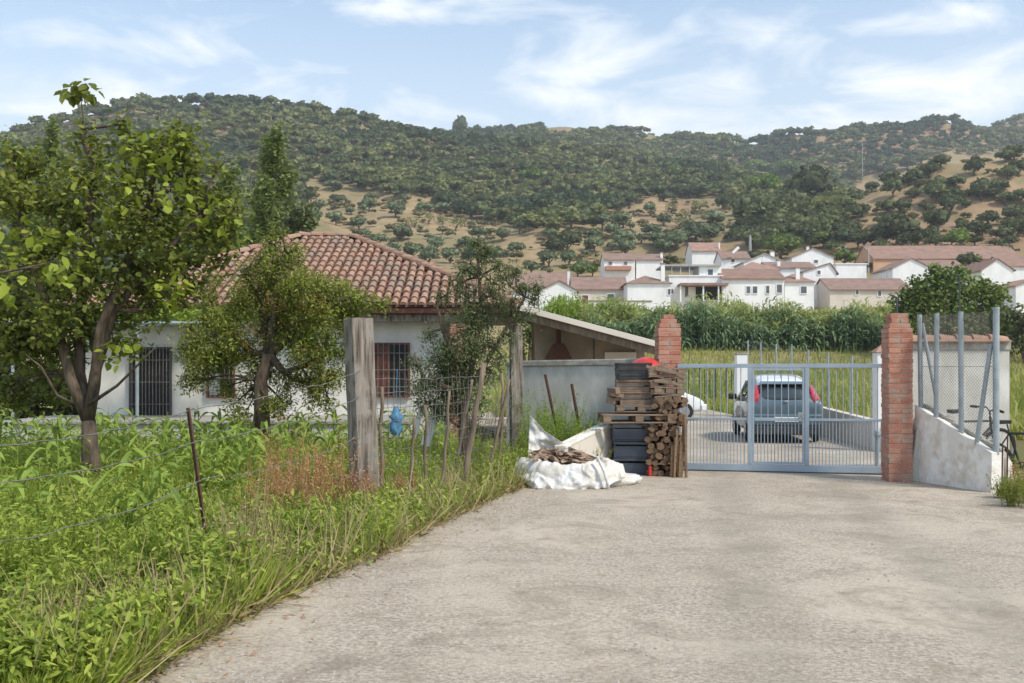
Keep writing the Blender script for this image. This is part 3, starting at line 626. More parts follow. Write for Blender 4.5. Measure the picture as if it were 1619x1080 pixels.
m.build('uprights', 'darkmetal', fb, fix=False); m = MB(); m.tube([(7.4, 46.5, 1.2), (11.1, 46.5, 1.2)], .012, 4); m.tube([(7.4, 46.5, .6), (11.1, 46.5, .6)], .012, 4); m.build('cross_wire', 'wire', fb)
# ------------------------------------------------------------------ cars
def make_car(lab, paint, loc, rz, plate=True, kind=0):
    car = thing('parked_car', lab, 'car', loc)
    # local: y = 0 rear, y = 3.85 front; x across
    st = [  # y, zbot, zbelt, zroof, halfw low, halfw belt, halfw roof
        (.00, .30, .80, .82, .66, .70, .66), (.03, .22, .93, .96, .76, .79, .70), (.10, .26, .97, 1.06, .80, .82, .68), (.26, .24, .98, 1.20, .82, .835, .63), (.42, .23, .98, 1.34, .83, .84, .60),
        (.80, .20, .97, 1.44, .835, .845, .585), (1.5, .19, .955, 1.545, .835, .845, .58), (2.2, .19, .945, 1.52, .835, .845, .60), (2.55, .19, .94, 1.36, .835, .84, .60),
        (2.95, .20, .93, 1.08, .83, .83, .66), (3.25, .22, .88, .92, .82, .81, .68), (3.6, .26, .76, .79, .79, .77, .62), (3.80, .30, .64, .66, .70, .68, .52), (3.86, .38, .56, .58, .60, .60, .46)]
    m = MB(); K = 13
    for (y, zb, zl, zr_, wl, wb_, wr) in st:
        half = [(0, zb), (wl*.86, zb), (wl, zb+.10), (wb_+.008, (zb+zl)/2), (wb_, zl-.03), (wb_-.025, zl), (wr+.02, zr_-.06), (wr-.10, zr_-.008), (0, zr_+.012)]
        ring = half+[(-x, z) for (x, z) in half[-2:0:-1]]
        K = len(ring); m.v += [(x, y, z) for (x, z) in ring]
    n = len(st)
    for i in range(n-1):
        for k in range(K):
            m.f.append((i*K+k, i*K+(k+1) % K, (i+1)*K+(k+1) % K, (i+1)*K+k)); m.mi.append(0)
    m.f += [tuple(range(K)), tuple((n-1)*K+k for k in range(K))]; m.mi += [0, 0]
    car.location = loc
    org = ORG[car.name].copy(); ORG[car.name] = Vector((0, 0, 0))
    body = m.build('body', paint, car, smooth=True, bevel=0, sub=2)
    # rear window, lifted off the sloping tail
    def tail(x, z, off=.012): # y on the tail for a height
        zz = [.96, 1.06, 1.20, 1.34]; yy = [.03, .10, .26, .42]; return (x, float(np.interp(z, zz, yy))-off-.02*0+.06*(abs(x)/.6)**3, z)
    m = MB(); NX, NZ = 8, 5
    for j in range(NZ+1):
        z = 1.0+(1.30-1.0)*j/NZ; hw = .61-.06*j/NZ
        for i in range(NX+1): m.v.append(tail(-hw+2*hw*i/NX, z, .02))
    m.f = [(j*(NX+1)+i, j*(NX+1)+i+1, (j+1)*(NX+1)+i+1, (j+1)*(NX+1)+i) for j in range(NZ) for i in range(NX)]; m.mi = [0]*len(m.f)
    m.build('rear_window', 'glass', car, smooth=True, solid=.012)
    for s in (-1, 1):
        m = MB()
        vs = [(s*.60, .055, 1.06), (s*.775, .12, 1.0), (s*.79, .20, 1.02), (s*.72, .30, 1.17), (s*.655, .40, 1.30), (s*.60, .36, 1.33), (s*.585, .24, 1.20), (s*.64, .02, .86), (s*.78, .04, .80), (s*.81, .16, .82)]
        m.add(vs, [(0, 1, 3, 6), (6, 3, 4, 5), (1, 2, 3), (7, 8, 1, 0), (8, 9, 2, 1)]); m.build('tail_light', 'lamp', car, smooth=True, solid=.05, bevel=.01)
        # side glass
        m = MB()
        def side(y, f): # f 0 belt .. 1 roof
            yy = [q[0] for q in st]; zl = np.interp(y, yy, [q[2] for q in st]); zt = np.interp(y, yy, [q[3] for q in st])-.08; wb_ = np.interp(y, yy, [q[5] for q in st])-.02; wr = np.interp(y, yy, [q[6] for q in st])+.02
            return (s*(wb_+(wr-wb_)*f+.008), y, zl+.02+(zt-zl-.02)*f)
        for (ya_, yb_) in ((.50, .92), (.98, 1.68), (1.76, 2.62)):
            n0 = len(m.v)
            for j in range(3):
                for i in range(5): m.v.append(side(ya_+(yb_-ya_)*i/4, .04+.88*j/2))
            for j in range(2):
                for i in range(4): m.f.append((n0+j*5+i, n0+j*5+i+1, n0+(j+1)*5+i+1, n0+(j+1)*5+i)); m.mi.append(0)
        m.build('side_window', 'glass', car, smooth=True, solid=.01)
        m = MB(); m.cbox((s*.93, 2.45, 1.00), (.20, .10, .14), rz=s*.15); mo = m.build('wing_mirror', 'blackplastic' if paint == 'paint' else paint, car, bevel=.03)
        for y in (.62, 3.12):
            t = MB(); t.torus((s*.76, y, .30), .225, .085, 'X', 28, 8); wh = t.build('tyre', 'rubber', car, smooth=True)
            t = MB(); t.tube([(s*.70, y, .30), (s*.83, y, .30)], [.19, .17], 20)
            for k in range(5):
                a = 2*PI*k/5; t.cbox((s*.835, y+math.cos(a)*.09, .30+math.sin(a)*.09), (.012, .17, .045), rx=a)
            t.build('rim', 'chrome', wh)
        m = MB(); m.add([(s*.40, 3.70, .66), (s*.72, 3.55, .70), (s*.76, 3.38, .82), (s*.50, 3.52, .80)], [(0, 1, 2, 3)]); m.build('headlight', 'lampglass', car, solid=.06, bevel=.01)
    m = MB(); m.prism([(-.74, -.075, .40), (.74, -.075, .40), (.80, .02, .40), (.82, .2, .40), (-.82, .2, .40), (-.80, .02, .40)], (0, 0, .27)); m.build('rear_bumper', paint, car, bevel=.04)
    m = MB(); m.box((-.72, -.06, .20), (.72, .12, .395)); m.build('bumper_insert', 'blackplastic', car, bevel=.02)
    m = MB(); m.prism([(-.70, 3.93, .32), (.70, 3.93, .32), (.80, 3.70, .32), (-.80, 3.70, .32)], (0, 0, .22)); m.build('front_bumper', paint, car, bevel=.04)
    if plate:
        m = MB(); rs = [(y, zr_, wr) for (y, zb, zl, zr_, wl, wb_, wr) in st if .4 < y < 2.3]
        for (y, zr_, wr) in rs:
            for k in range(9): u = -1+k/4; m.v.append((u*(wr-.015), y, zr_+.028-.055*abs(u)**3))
        m.f = [(i*9+k, i*9+k+1, (i+1)*9+k+1, (i+1)*9+k) for i in range(len(rs)-1) for k in range(8)]; m.mi = [0]*len(m.f); m.build('roof_sky_glare', 'whitepaint', car, smooth=True, solid=.012)  # white sheet over the dark roof: bright sky reflection put into the colour
    m = MB(); m.box((-.42, 3.925, .36), (.42, 3.945, .48)); m.build('grille', 'dark', car)
    if plate:
        m = MB(); m.box((-.26, -.10, .49), (.26, -.07, .60)); m.build('number_plate', 'plate', car, bevel=.006)
        m = MB(); m.cbox((0, .0, .95), (.09, .05, .05)); m.build('badge', 'chrome', car, bevel=.015)
        m = MB(); m.tube([(0, .25, 1.10), (-.25, .20, 1.13), (-.33, .195, 1.135)], .008, 5); m.build('wiper', 'dark', car)
        m = MB(); m.tube([(0, .85, 1.46), (0, .70, 1.60)], .006, 5); m.build('aerial', 'dark', car)
        m = MB(); m.prism([(-.55, .30, 1.325), (.55, .30, 1.325), (.52, .55, 1.385), (-.52, .55, 1.385)], (0, -.02, .02)); m.build('spoiler', paint, car, bevel=.01)
    ORG[car.name] = org; car.rotation_euler = (0, 0, rz); return car
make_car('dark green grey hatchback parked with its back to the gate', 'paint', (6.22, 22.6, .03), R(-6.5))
make_car('white car mostly hidden behind the firewood stack with only its nose showing', 'whitepaint', (2.45, 33.0, .03), R(-84), False)
# ------------------------------------------------------------------ crates, pallets, firewood
def crate(name, lab, x, y, z, w_, d_, h_, m_, grp, rz=0, slots=3):
    t = thing(name, lab, 'crate', (x, y, z), grp, rz=0); mt = Matrix.Translation((x, y, z)) @ Matrix.Rotation(rz, 4, 'Z'); W, Dp = w_/2, d_/2; k = .022
    m = MB(); m.box((-W, -Dp, .0), (W, Dp, .02), mt)
    for a, b in (((-W, -Dp), (W, -Dp+k)), ((-W, Dp-k), (W, Dp)), ((-W, -Dp+k+.001), (-W+k, Dp-k-.001)), ((W-k, -Dp+k+.001), (W, Dp-k-.001))):
        hh = (h_-.02)/slots
        for i in range(slots): m.box((a[0], a[1], .022+i*hh), (b[0], b[1], .022+i*hh+hh*.72), mt)
    m.build('sides', m_, t, bevel=.004)
    m = MB()
    for sx_ in (-1, 1):
        for sy in (-1, 1): m.box((sx_*(W+.004)-.02*(sx_ > 0)-.0, sy*(Dp+.004)-.02*(sy > 0), .0), (sx_*(W+.004)+.02*(sx_ < 0), sy*(Dp+.004)+.02*(sy < 0), h_-.01), mt)
    m.build('corner_ribs', m_, t, bevel=.003)
    m = MB(); e = .012
    for a, b in (((-W-e, -Dp-e), (W+e, -Dp+.012)), ((-W-e, Dp-.012), (W+e, Dp+e)), ((-W-e, -Dp+.013), (-W+.012, Dp-.013)), ((W-.012, -Dp+.013), (W+e, Dp-.013))): m.box((a[0], a[1], h_-.018), (b[0], b[1], h_+.012), mt)
    m.build('rim', m_, t, bevel=.004); return t
cw = thing('firewood_crates', 'x', 'x') if False else None
for i, lab in enumerate(('dark blue plastic crate at the bottom of its stack beside the low wall', 'dark blue plastic crate in the middle of the stack under the pallet', 'dark blue plastic crate directly under the wooden pallet')):
    crate('plastic_crate', lab, 1.90+(.0, .02, -.01)[i], 16.0, .03+i*.272, .58, .40, .25, 'bluecrate', 'dark blue crates under the pallet', R((2, -2, 1)[i]), 1)
def pallet(name, lab, x, y, z, w_, d_, rz, grp, h_=.14, rx=0, ry=0):
    t = thing(name, lab, 'pallet', (x, y, z), grp); mt = Matrix.Translation((x, y, z)) @ Matrix.Rotation(rz, 4, 'Z') @ Matrix.Rotation(ry, 4, 'Y') @ Matrix.Rotation(rx, 4, 'X')
    m = MB()
    n = 5
    for i in range(n):
        y0 = -d_/2+i*(d_-.1)/(n-1); m.box((-w_/2+rnd.uniform(-.01, .01), y0, h_-.022), (w_/2+rnd.uniform(-.01, .01), y0+.1, h_), mt)
    m.build('top_boards', 'oldwood', t, bevel=.003)
    m = MB()
    for i in range(3):
        for j in range(3):
            cx_ = -w_/2+.07+i*(w_-.14)/2; cy_ = -d_/2+.06+j*(d_-.12)/2; m.box((cx_-.06, cy_-.055, .022), (cx_+.06, cy_+.055, h_-.024), mt)
    m.build('blocks', 'oldwood', t, bevel=.003)
    m = MB()
    for j in range(3): cy_ = -d_/2+.06+j*(d_-.12)/2; m.box((-w_/2, cy_-.05, 0), (w_/2, cy_+.05, .02), mt)
    m.build('bottom_boards', 'oldwood', t, bevel=.003); return t
pallet('pallet', 'weathered wooden pallet lying across the dark blue crates', 1.98, 15.95, .865, 1.15, .8, R(2), 'wooden pallets by the gate')
pallet('pallet', 'small broken pallet on top of the big pallet carrying wood blocks', 2.06, 16.0, 1.03, .80, .6, R(-3), 'wooden pallets by the gate', .11)
for i, (x, z, w_, ry, lab) in enumerate(((2.48, 1.18, .42, 4, 'tilted wooden pallet at the foot of the upper pallet stack beside the gate'), (2.46, 1.31, .50, -3, 'wooden pallet second from the top against the brick gate pillar'), (2.45, 1.45, .56, 7, 'pale slatted pallet in the upper stack beside the red tub'), (2.42, 1.60, .60, 3, 'topmost wooden pallet leaning by the gate pillar'))):
    pallet('pallet', lab, x, 16.05, z, w_, .8, R(rnd.uniform(-4, 4)), 'wooden pallets by the gate', .12, ry=R(-ry))
crate('wooden_crate', 'slatted brown wooden crate under the black trays on the pallet', 1.95, 15.95, 1.145, .50, .40, .20, 'oldwood', None, R(4), 2)
crate('wooden_crate', 'upper slatted wooden crate directly under the black trays', 1.93, 15.96, 1.36, .52, .40, .17, 'oldwood', None, R(-3), 2)
for i, lab in enumerate(('black plastic tray at the bottom of the upper tray stack', 'black ventilated plastic tray in the middle of the upper stack', 'topmost black plastic tray on the stack below the yard wall coping')):
    crate('plastic_tray', lab, 1.93+(.02, 0, .01, -.01)[i], 15.95, (1.545, 1.635, 1.725)[i], .52, .40, .078, 'blackplastic', 'black plastic trays on the pallet', R((3, -1, 2, -2)[i]), 1)
tb = thing('tub', 'bright red plastic tub behind the black trays on top of the stack', 'tub', (2.20, 16.45, 1.55))
m = MB(); A_ = [Vector((2.16, 16.38, 1.62)), Vector((2.15, 16.34, 1.76)), Vector((2.13, 16.32, 1.81)), Vector((2.12, 16.30, 1.84))]; m.tube(A_, [.30, .28, .20, .05], 22, True); m.build('body', 'redplastic', tb, smooth=True)
m = MB(); m.tube([A_[0], A_[0].lerp(A_[1], .15)], [.315, .315], 22, True); m.build('rim', 'redplastic', tb, smooth=True)
# wood blocks piled on the pallets
def block(lab, x, y, z, s, rz, ry=0, grp='wood offcuts piled on the pallets', mt_='oldwood', nm='wood_block'):
    m = MB(); m.cbox((0, 0, 0), s); o = m.build(nm, mt_, None, org=(0, 0, 0), bevel=.006); o.location = (x, y, z); o.rotation_euler = (0, ry, rz); return props(o, lab, 'wood', grp)
for i in range(10):
    x = 1.68+rnd.random()*.75; z = 1.19+rnd.random()*.12
    if 1.66 < x < 2.18 : x = rnd.choice([1.60+rnd.random()*.06, 2.24+rnd.random()*.26]); z = 1.2+rnd.random()*.25
    block('rough brown wood offcut piled on the pallets beside the black crate', x, 15.75+rnd.random()*.3, z, (rnd.uniform(.08, .22), rnd.uniform(.15, .3), rnd.uniform(.05, .11)), rnd.uniform(-.5, .5), rnd.uniform(-.3, .3))
for i in range(7):
    block('splintered pale slat sticking out of the upper pallet stack', 2.25+rnd.random()*.42, 15.62+rnd.random()*.1, 1.18+rnd.random()*.58, (rnd.uniform(.18, .42), .018, .05), 0, rnd.uniform(-.35, .5), 'loose pallet slats', nm='broken_plank')
def log_mesh():
    m = MB(); n = 11; Ln = .34; r = .06; sh = [1+rnd.uniform(-.22, .22) for _ in range(n)]
    for (y, k) in ((-Ln/2, 1), (0, 1.05), (Ln/2, .97)):
        for j in range(n): a = 2*PI*j/n; m.v.append((math.cos(a)*r*sh[j]*k, y, math.sin(a)*r*sh[j]*k*.85))
    m.f = [(i*n+j, i*n+(j+1) % n, (i+1)*n+(j+1) % n, (i+1)*n+j) for i in range(2) for j in range(n)]; m.mi = [0]*(2*n)
    m.f += [tuple(range(n)), tuple(2*n+j for j in range(n))]; m.mi += [1, 1]; return m
protos = [log_mesh().build('log', ['log', 'logend'], None) for _ in range(5)]; k = 0
for row in range(14):
    for cidx in range(6 if row < 8 else 5):
        x = 2.17+cidx*.097+(row % 2)*.035+rnd.uniform(-.012, .012)+(row > 8)*.10; z = .075+row*.088
        if x > 2.69: continue
        if k < 5: o = protos[k]
        else: o = protos[k % 5].copy(); COL.objects.link(o)
        o.location = (x, 15.78+rnd.uniform(-.05, .05), z); o.rotation_euler = (rnd.uniform(-.12, .12), rnd.uniform(0, 6), rnd.uniform(-.25, .25)); o.scale = (rnd.uniform(.6, 1.15), rnd.uniform(.8, 1.2), rnd.uniform(.6, 1.15)); k += 1
        props(o, 'rough bark covered log in the firewood stack at the left end of the gate', 'log', 'split logs stacked by the gate')
for i in range(6):
    block('upright pale split plank standing against the firewood by the gate', 2.49+i*.042, 15.52-.03*(i % 2), (.28, .34, .40, .30, .45, .52, .56, .60, .50)[i], (.038, .05, (.5, .62, .74, .54, .84, .98, 1.06, 1.14, .94)[i]), rnd.uniform(-.3, .3), rnd.uniform(-.06, .06), 'split planks standing against the logs', 'logend', 'split_plank')
bk = thing('jerrycan', 'red and black canister on the ground beside the blue crates', 'canister', (2.2, 15.55, .03))
m = MB(); m.box((2.14, 15.6, .03), (2.19, 15.70, .20)); m.build('body', 'redplastic', bk, bevel=.015); m = MB(); m.tube([(2.165, 15.65, .20), (2.165, 15.65, .235)], .016, 8); m.build('cap', 'dark', bk)
# ------------------------------------------------------------------ bulk bag of bark
bag = thing('bulk_bag', 'crumpled white woven bulk bag full of bark slumped on the edge of the drive', 'bag', (1.0, 14.55, .03))
bc = Vector(((903-CX)/F*14.55, 14.6, .03)); m = MB(); NA = 220
def ridge(x, y, z): return 1-2.4*abs(noise.noise((x, y, z)))
prof = [(1.0, 0), (1.03, .03), (1.05, .07), (1.05, .12), (1.03, .17), (1.0, .22), (.96, .265), (.90, .295), (.84, .30), (.78, .28), (.73, .23), (.70, .18), (.40, .18), (0, .19)]
for j, (rr, zz) in enumerate(prof):
    for i in range(NA):
        a = 2*PI*i/NA; ca, sa = math.cos(a), math.sin(a); k = 1 if 0 < j < 10 else .25
        big_ = noise.noise((ca*1.6, sa*1.6, 2)); cr_ = ridge(ca*3+zz*5, sa*3-zz*3, zz*4)*.030+ridge(ca*7-zz*9, sa*7, zz*9)*.030+ridge(ca*15, sa*15+zz*16, zz*14)*.018
        f = 1+.09*big_+cr_*k; hgt = .95+.22*math.cos(a-R(200))+.16*noise.noise((ca*2, sa*2, 7))+.14*ridge(ca*4, sa*4, 5)*.5-.40*max(0, ca)**2
        x_ = ca*.76*rr*f+(.20*max(0, ca)**4 if zz < .24 else 0); m.v.append((bc.x+x_, bc.y+sa*.50*rr*f, bc.z+zz*max(.45, hgt if zz > .05 else 1)+cr_*.5*k*(zz > .05)))
m.f = [(j*NA+i, j*NA+(i+1) % NA, (j+1)*NA+(i+1) % NA, (j+1)*NA+i) for j in range(len(prof)-1) for i in range(NA)]; m.mi = [0]*len(m.f)
m.build('sack', 'bagcloth', bag, smooth=True)
def sheet(name, grid_fn, nu, nv_, amp=.02):
    m = MB()
    for j in range(nv_+1):
        for i in range(nu+1):
            p = grid_fn(i/nu, j/nv_); q = noise.noise((p.x*7, p.z*7, p.y*3)); q2 = noise.noise((p.x*20, p.z*16, 4)); rg = ridge(p.x*5+p.z*4, p.z*6, 1)*amp*1.3+ridge(p.x*11, p.z*12-p.x*6, 2)*amp*.7; m.v.append((p.x, p.y+q*amp*2.2-rg, p.z+q2*amp*.4))
    m.f = [(j*(nu+1)+i, j*(nu+1)+i+1, (j+1)*(nu+1)+i+1, (j+1)*(nu+1)+i) for j in range(nv_) for i in range(nu)]; m.mi = [0]*len(m.f)
    m.build(name, 'bagcloth', bag, smooth=True, solid=.006, sub=1)
top = [P(838, 656, 15.0), P(862, 682, 15.0), P(895, 703, 15.0), P(930, 718, 14.95), P(985, 738, 14.75)]
bot = [P(834, 745, 14.75), P(858, 748, 14.9), P(890, 752, 15.0), P(925, 752, 14.95), P(972, 756, 14.75)]
def lerpl(l, u): k = min(len(l)-2, int(u*(len(l)-1))); return l[k].lerp(l[k+1], u*(len(l)-1)-k)
sheet('flap', lambda u, v: lerpl(bot, u).lerp(lerpl(top, u), v)+Vector((0, .14*math.sin(v*PI), 0)), 60, 30)
tf = [P(822, 742, 14.45), P(845, 745, 14.2), P(880, 752, 14.12), P(920, 735, 14.15), P(950, 722, 14.25), P(984, 732, 14.35)]
bf = [P(823, 762, 14.3), P(845, 772, 14.02), P(880, 776, 13.98), P(925, 776, 13.98), P(960, 770, 14.02), P(990, 752, 14.25)]
sheet('front_fold', lambda u, v: lerpl(bf, u).lerp(lerpl(tf, u), v)+Vector((0, -.05*math.sin(v*PI), .012*math.sin(u*31))), 110, 18, .03)
m = MB()
for k in range(1):
    a = (P(944, 722, 14.1), P(955, 745, 13.95), P(962, 772, 13.95)) if k == 0 else (P(985, 733, 14.2), P(978, 722, 14.3), P(965, 722, 14.3)); m.tube([q-Vector((0, .03, 0)) for q in a], .022, 6)
m.build('strap', 'bagcloth', bag, smooth=True)
m = MB(); m.torus(tuple(P(871, 735, 14.33)), .085, .010, 'Y', 18, 6); m.build('wire_ring', 'rust', bag)
n_ = 420; pp = np.array([(bc.x-.02+NR.uniform(-.46, .44), bc.y+NR.uniform(-.30, .30), 0) for _ in range(n_)]); pp[:, 2] = .26+NR.uniform(0, .13, n_)+.10*(pp[:, 0] < bc.x)
CHIP = (np.array([(-.12, 0, 0), (.12, 0, 0), (.16, .5, .05), (.1, 1, .02), (-.1, 1, 0), (-.16, .5, .06)]), np.array([(0, 1, 2, 5), (5, 2, 3, 4)]))
o = mesh_np('bark_pile', *scatter(CHIP, pp, NR.uniform(.09, .26, n_), None, NR.uniform(-.5, .4, n_), NR.uniform(-1, 1, n_)), 'barkchips', None, org=(bc.x, bc.y, .25)); s_ = o.modifiers.new('s', 'SOLIDIFY'); s_.thickness = .008
props(o, 'heap of brown curled bark strips lying in the open white bag', 'bark', None, 'stuff')
# ------------------------------------------------------------------ timber posts, stakes, wires
def timber(name, lab, base, top, wd, rz, m_='timber', jag=.02):
    t = thing(name, lab, 'post', base); m = MB(); n = 16; b, tp = Vector(base), Vector(top)
    for i in range(n+1):
        p = b.lerp(tp, i/n); mt = Matrix.Translation(p) @ Matrix.Rotation(rz, 4, 'Z')
        for k in range(12):
            side, q = divmod(k, 3); e = -1+q*2/3; xy = [(e, -1), (1, e), (-e, 1), (-1, -e)][side]
            j = jag*noise.noise((xy[0]*2+wd*9, xy[1]*2, i*.35))+jag*.4*noise.noise((xy[0]*5, xy[1]*5, i*1.2)); v = mt @ Vector((xy[0]*(wd/2)*(.96 if abs(e) == 1 else 1)+j, xy[1]*(wd/2)*(.96 if abs(e) == 1 else 1)+j, (rnd.uniform(-.02, .02) if i == n else 0))); m.v.append(tuple(v))
    m.f = [(i*12+k, i*12+(k+1) % 12, (i+1)*12+(k+1) % 12, (i+1)*12+k) for i in range(n) for k in range(12)]; c_ = len(m.v); m.v.append(tuple(tp+Vector((0, 0, .012)))); m.f += [(n*12+k, n*12+(k+1) % 12, c_) for k in range(12)]; m.mi = [0]*len(m.f)
    m.build('shaft', m_, t); return t
big = P(578, 806, 12.2); big.z = 0
timber('fence_post', 'massive square grey weathered timber post with nail holes beside the drive', tuple(big), (big.x-.09, big.y, H+(HY-504)/F*12.2), .285, R(33))
post2 = Vector(((817-CX)/F*16.9, 16.9, 0))
timber('fence_post', 'grey round topped timber post where the garden fence meets the yard wall', tuple(post2), (post2.x-.02, 16.9, H+(HY-514)/F*16.9), .20, R(12))
SK = [('thin brown stake standing right beside the massive timber post', (603, 800, 612, 12.4), 603, .05), ('thin grey stake second right of the massive timber post', (646, 812, 660, 12.3), 655, .045),
 ('short grey stake with a forked top in the wire net', (672, 792, 640, 12.9), 674, .05), ('thin stake leaning right and topped with white paint', (698, 806, 618, 12.6), 712, .045), ('thick leaning pale branch stake in the middle of the wire net', (728, 784, 574, 13.4), 766, .085),
 ('dark stake leaning right in front of the plum tree', (768, 742, 600, 15.2), 806, .055), ('thin dark stake close to the second timber post', (790, 748, 590, 15.9), 795, .05), ('grey stake between the wires left of the second timber post', (716, 712, 600, 15.4), 748, .05)]
for lab, (bx, by, ty, Dd), tx, wd in SK:
    b = P(bx, by, Dd); b.z = 0; t_ = P(tx, ty, Dd); g = thing('stake', lab, 'stake', tuple(b), 'rough stakes of the garden fence'); m = MB()
    pts = [b.lerp(t_, k/6)+Vector((rnd.uniform(-.02, .02), rnd.uniform(-.02, .02), 0)) for k in range(7)]; m.tube(pts, [wd/2*(1.1-.3*k/6) for k in range(7)], 7, wob=.12); m.build('shaft', 'stake', g, smooth=True)
rb_ = P(334, 886, 8.7); rb_.z = 0; rt = P(299, 645, 8.7); rp_ = thing('iron_post', 'rusty iron angle post leaning in the weeds on the left of the drive', 'post', tuple(rb_))
m = MB(); m.beam(rb_, rt, .034, .006); m.beam(rb_+Vector((-.016, .018, 0)), rt+Vector((-.016, .018, 0)), .006, .034); m.build('shaft', 'rust', rp_)
ri = P(421, 655, 8.7)
for lab, bx, by, ty, tx, Dd in (('rusty iron rod standing in weeds against the yard wall', 872, 640, 592, 862, 16.6), ('thin rusty rod leaning by the yard wall near the crates', 912, 655, 607, 904, 16.6)):
    g = thing('iron_rod', lab, 'rod', tuple(P(bx, by, Dd).xy)+(0,)); m = MB(); b = P(bx, by, Dd); t_ = P(tx, ty, Dd); m.tube([b+(b-t_)*1.6, t_], .028, 6); m.build('shaft', 'rust', g)
def sag(a, b, s, n=10, j=.012): return [a.lerp(b, i/n)+Vector((rnd.uniform(-j, j)*.4, rnd.uniform(-j, j), -4*s*(i/n)*(1-i/n)+rnd.uniform(-j, j))) for i in range(n+1)]
bt = Vector((big.x-.05, big.y-.15, 0))
W_ = [('topmost slack fence wire at the left of the drive', (P(-60, 712, 6.4), P(300, 648, 8.7), bt+Vector((0, 0, P(0, 588, 12.1).z)))),
 ('second fence wire down running through the maize', (P(-60, 768, 6.4), P(314, 698, 8.7), bt+Vector((0, 0, P(0, 628, 12.1).z)))),
 ('third fence wire down sagging across the young maize', (P(-60, 868, 6.2), P(320, 757, 8.7), bt+Vector((0, 0, P(0, 690, 12.1).z)))),
 ('lowest fence wire just above the green weeds', (P(-60, 985, 6.0), P(328, 828, 8.7), bt+Vector((0, 0, P(0, 745, 12.1).z))))]
for i, (lab, pts) in enumerate(W_):
    m = MB(); allp = []
    for a, b in zip(pts[:-1], pts[1:]): allp += sag(a, b, .05+.015*i, 14)[(1 if allp else 0):]
    m.tube(allp, .0042, 5); m.tube([p+Vector((0, .004*math.sin(q*2.2), .004*math.cos(q*2.2))) for q, p in enumerate(allp)], .003, 4)
    props(m.build('fence_wire', 'wire', None, org=tuple(pts[1])), lab, 'wire', 'slack wires of the garden fence')
wn = thing('wire_net', 'rusty square wire net strung between the two timber posts', 'fence', (big.x, big.y, 0)); m = MB()
A = Vector((big.x+.1, big.y, 0)); B = Vector((post2.x, post2.y, 0))
for k in range(9):
    h = .12+k*.185; m.tube(sag(A+Vector((0, 0, h)), B+Vector((0, 0, h+.05)), rnd.uniform(.0, .05), 26, .016), .0042, 4)
for k in range(1, 36):
    p = A.lerp(B, k/36); q = MB(); hh = 1.55+rnd.uniform(-.08, .08); m.tube([p+Vector((rnd.uniform(-.03, .03), rnd.uniform(-.03, .03), .08+hh*z/5)) for z in range(6)], .003, 3)
for k in range(26): # tangle bunched at the far post
    p = B+Vector((rnd.uniform(-.75, -.02), rnd.uniform(-.15, .1), 0)); z0 = rnd.uniform(.1, .9); m.tube([p+Vector((0, 0, z0)), p+Vector((rnd.uniform(.0, .3), 0, z0+rnd.uniform(.3, .9)))], .004, 3)
m.build('strands', 'wire', wn, fix=False)
m = MB()
bc_ = P(626, 665, 15.5); g = thing('cloth_sack', 'bright blue plastic sack hanging behind the wire net', 'sack', tuple(bc_))
for j in range(9):
    for i in range(14):
        a = 2*PI*i/14; r_ = (.03, .05, .06, .085, .08, .10, .10, .075, .04)[j]*(1+1.1*noise.noise((math.cos(a)*2, math.sin(a)*2, j*.9))); m.v.append((bc_.x+math.cos(a)*r_, bc_.y+math.sin(a)*r_*.7, bc_.z+.22-j*.055+.03*noise.noise((a*1.3, j*.7, 3))))
m.f = [(j*14+i, j*14+(i+1) % 14, (j+1)*14+(i+1) % 14, (j+1)*14+i) for j in range(8) for i in range(14)]; m.mi = [0]*len(m.f); m.build('sack', 'bluecloth', g, smooth=True)
m = MB(); m.tube([(bc_.x, bc_.y, bc_.z+.28), (bc_.x+.02, bc_.y, bc_.z+.8)], .006, 4); m.build('cord', 'bluecloth', g)
g = thing('board', 'white board propped under the plum tree', 'board', (P(690, 680, 17).x, 17, 0)); m = MB()
a, b = P(672, 705, 17), P(694, 636, 17); m.beam(a, b, .05, .16); m.build('plank', 'vwhite', g, bevel=.01); m = MB(); m.beam(P(655, 690, 17.2), P(668, 640, 17.2), .04, .08); m.build('batten', 'vwhite', g)
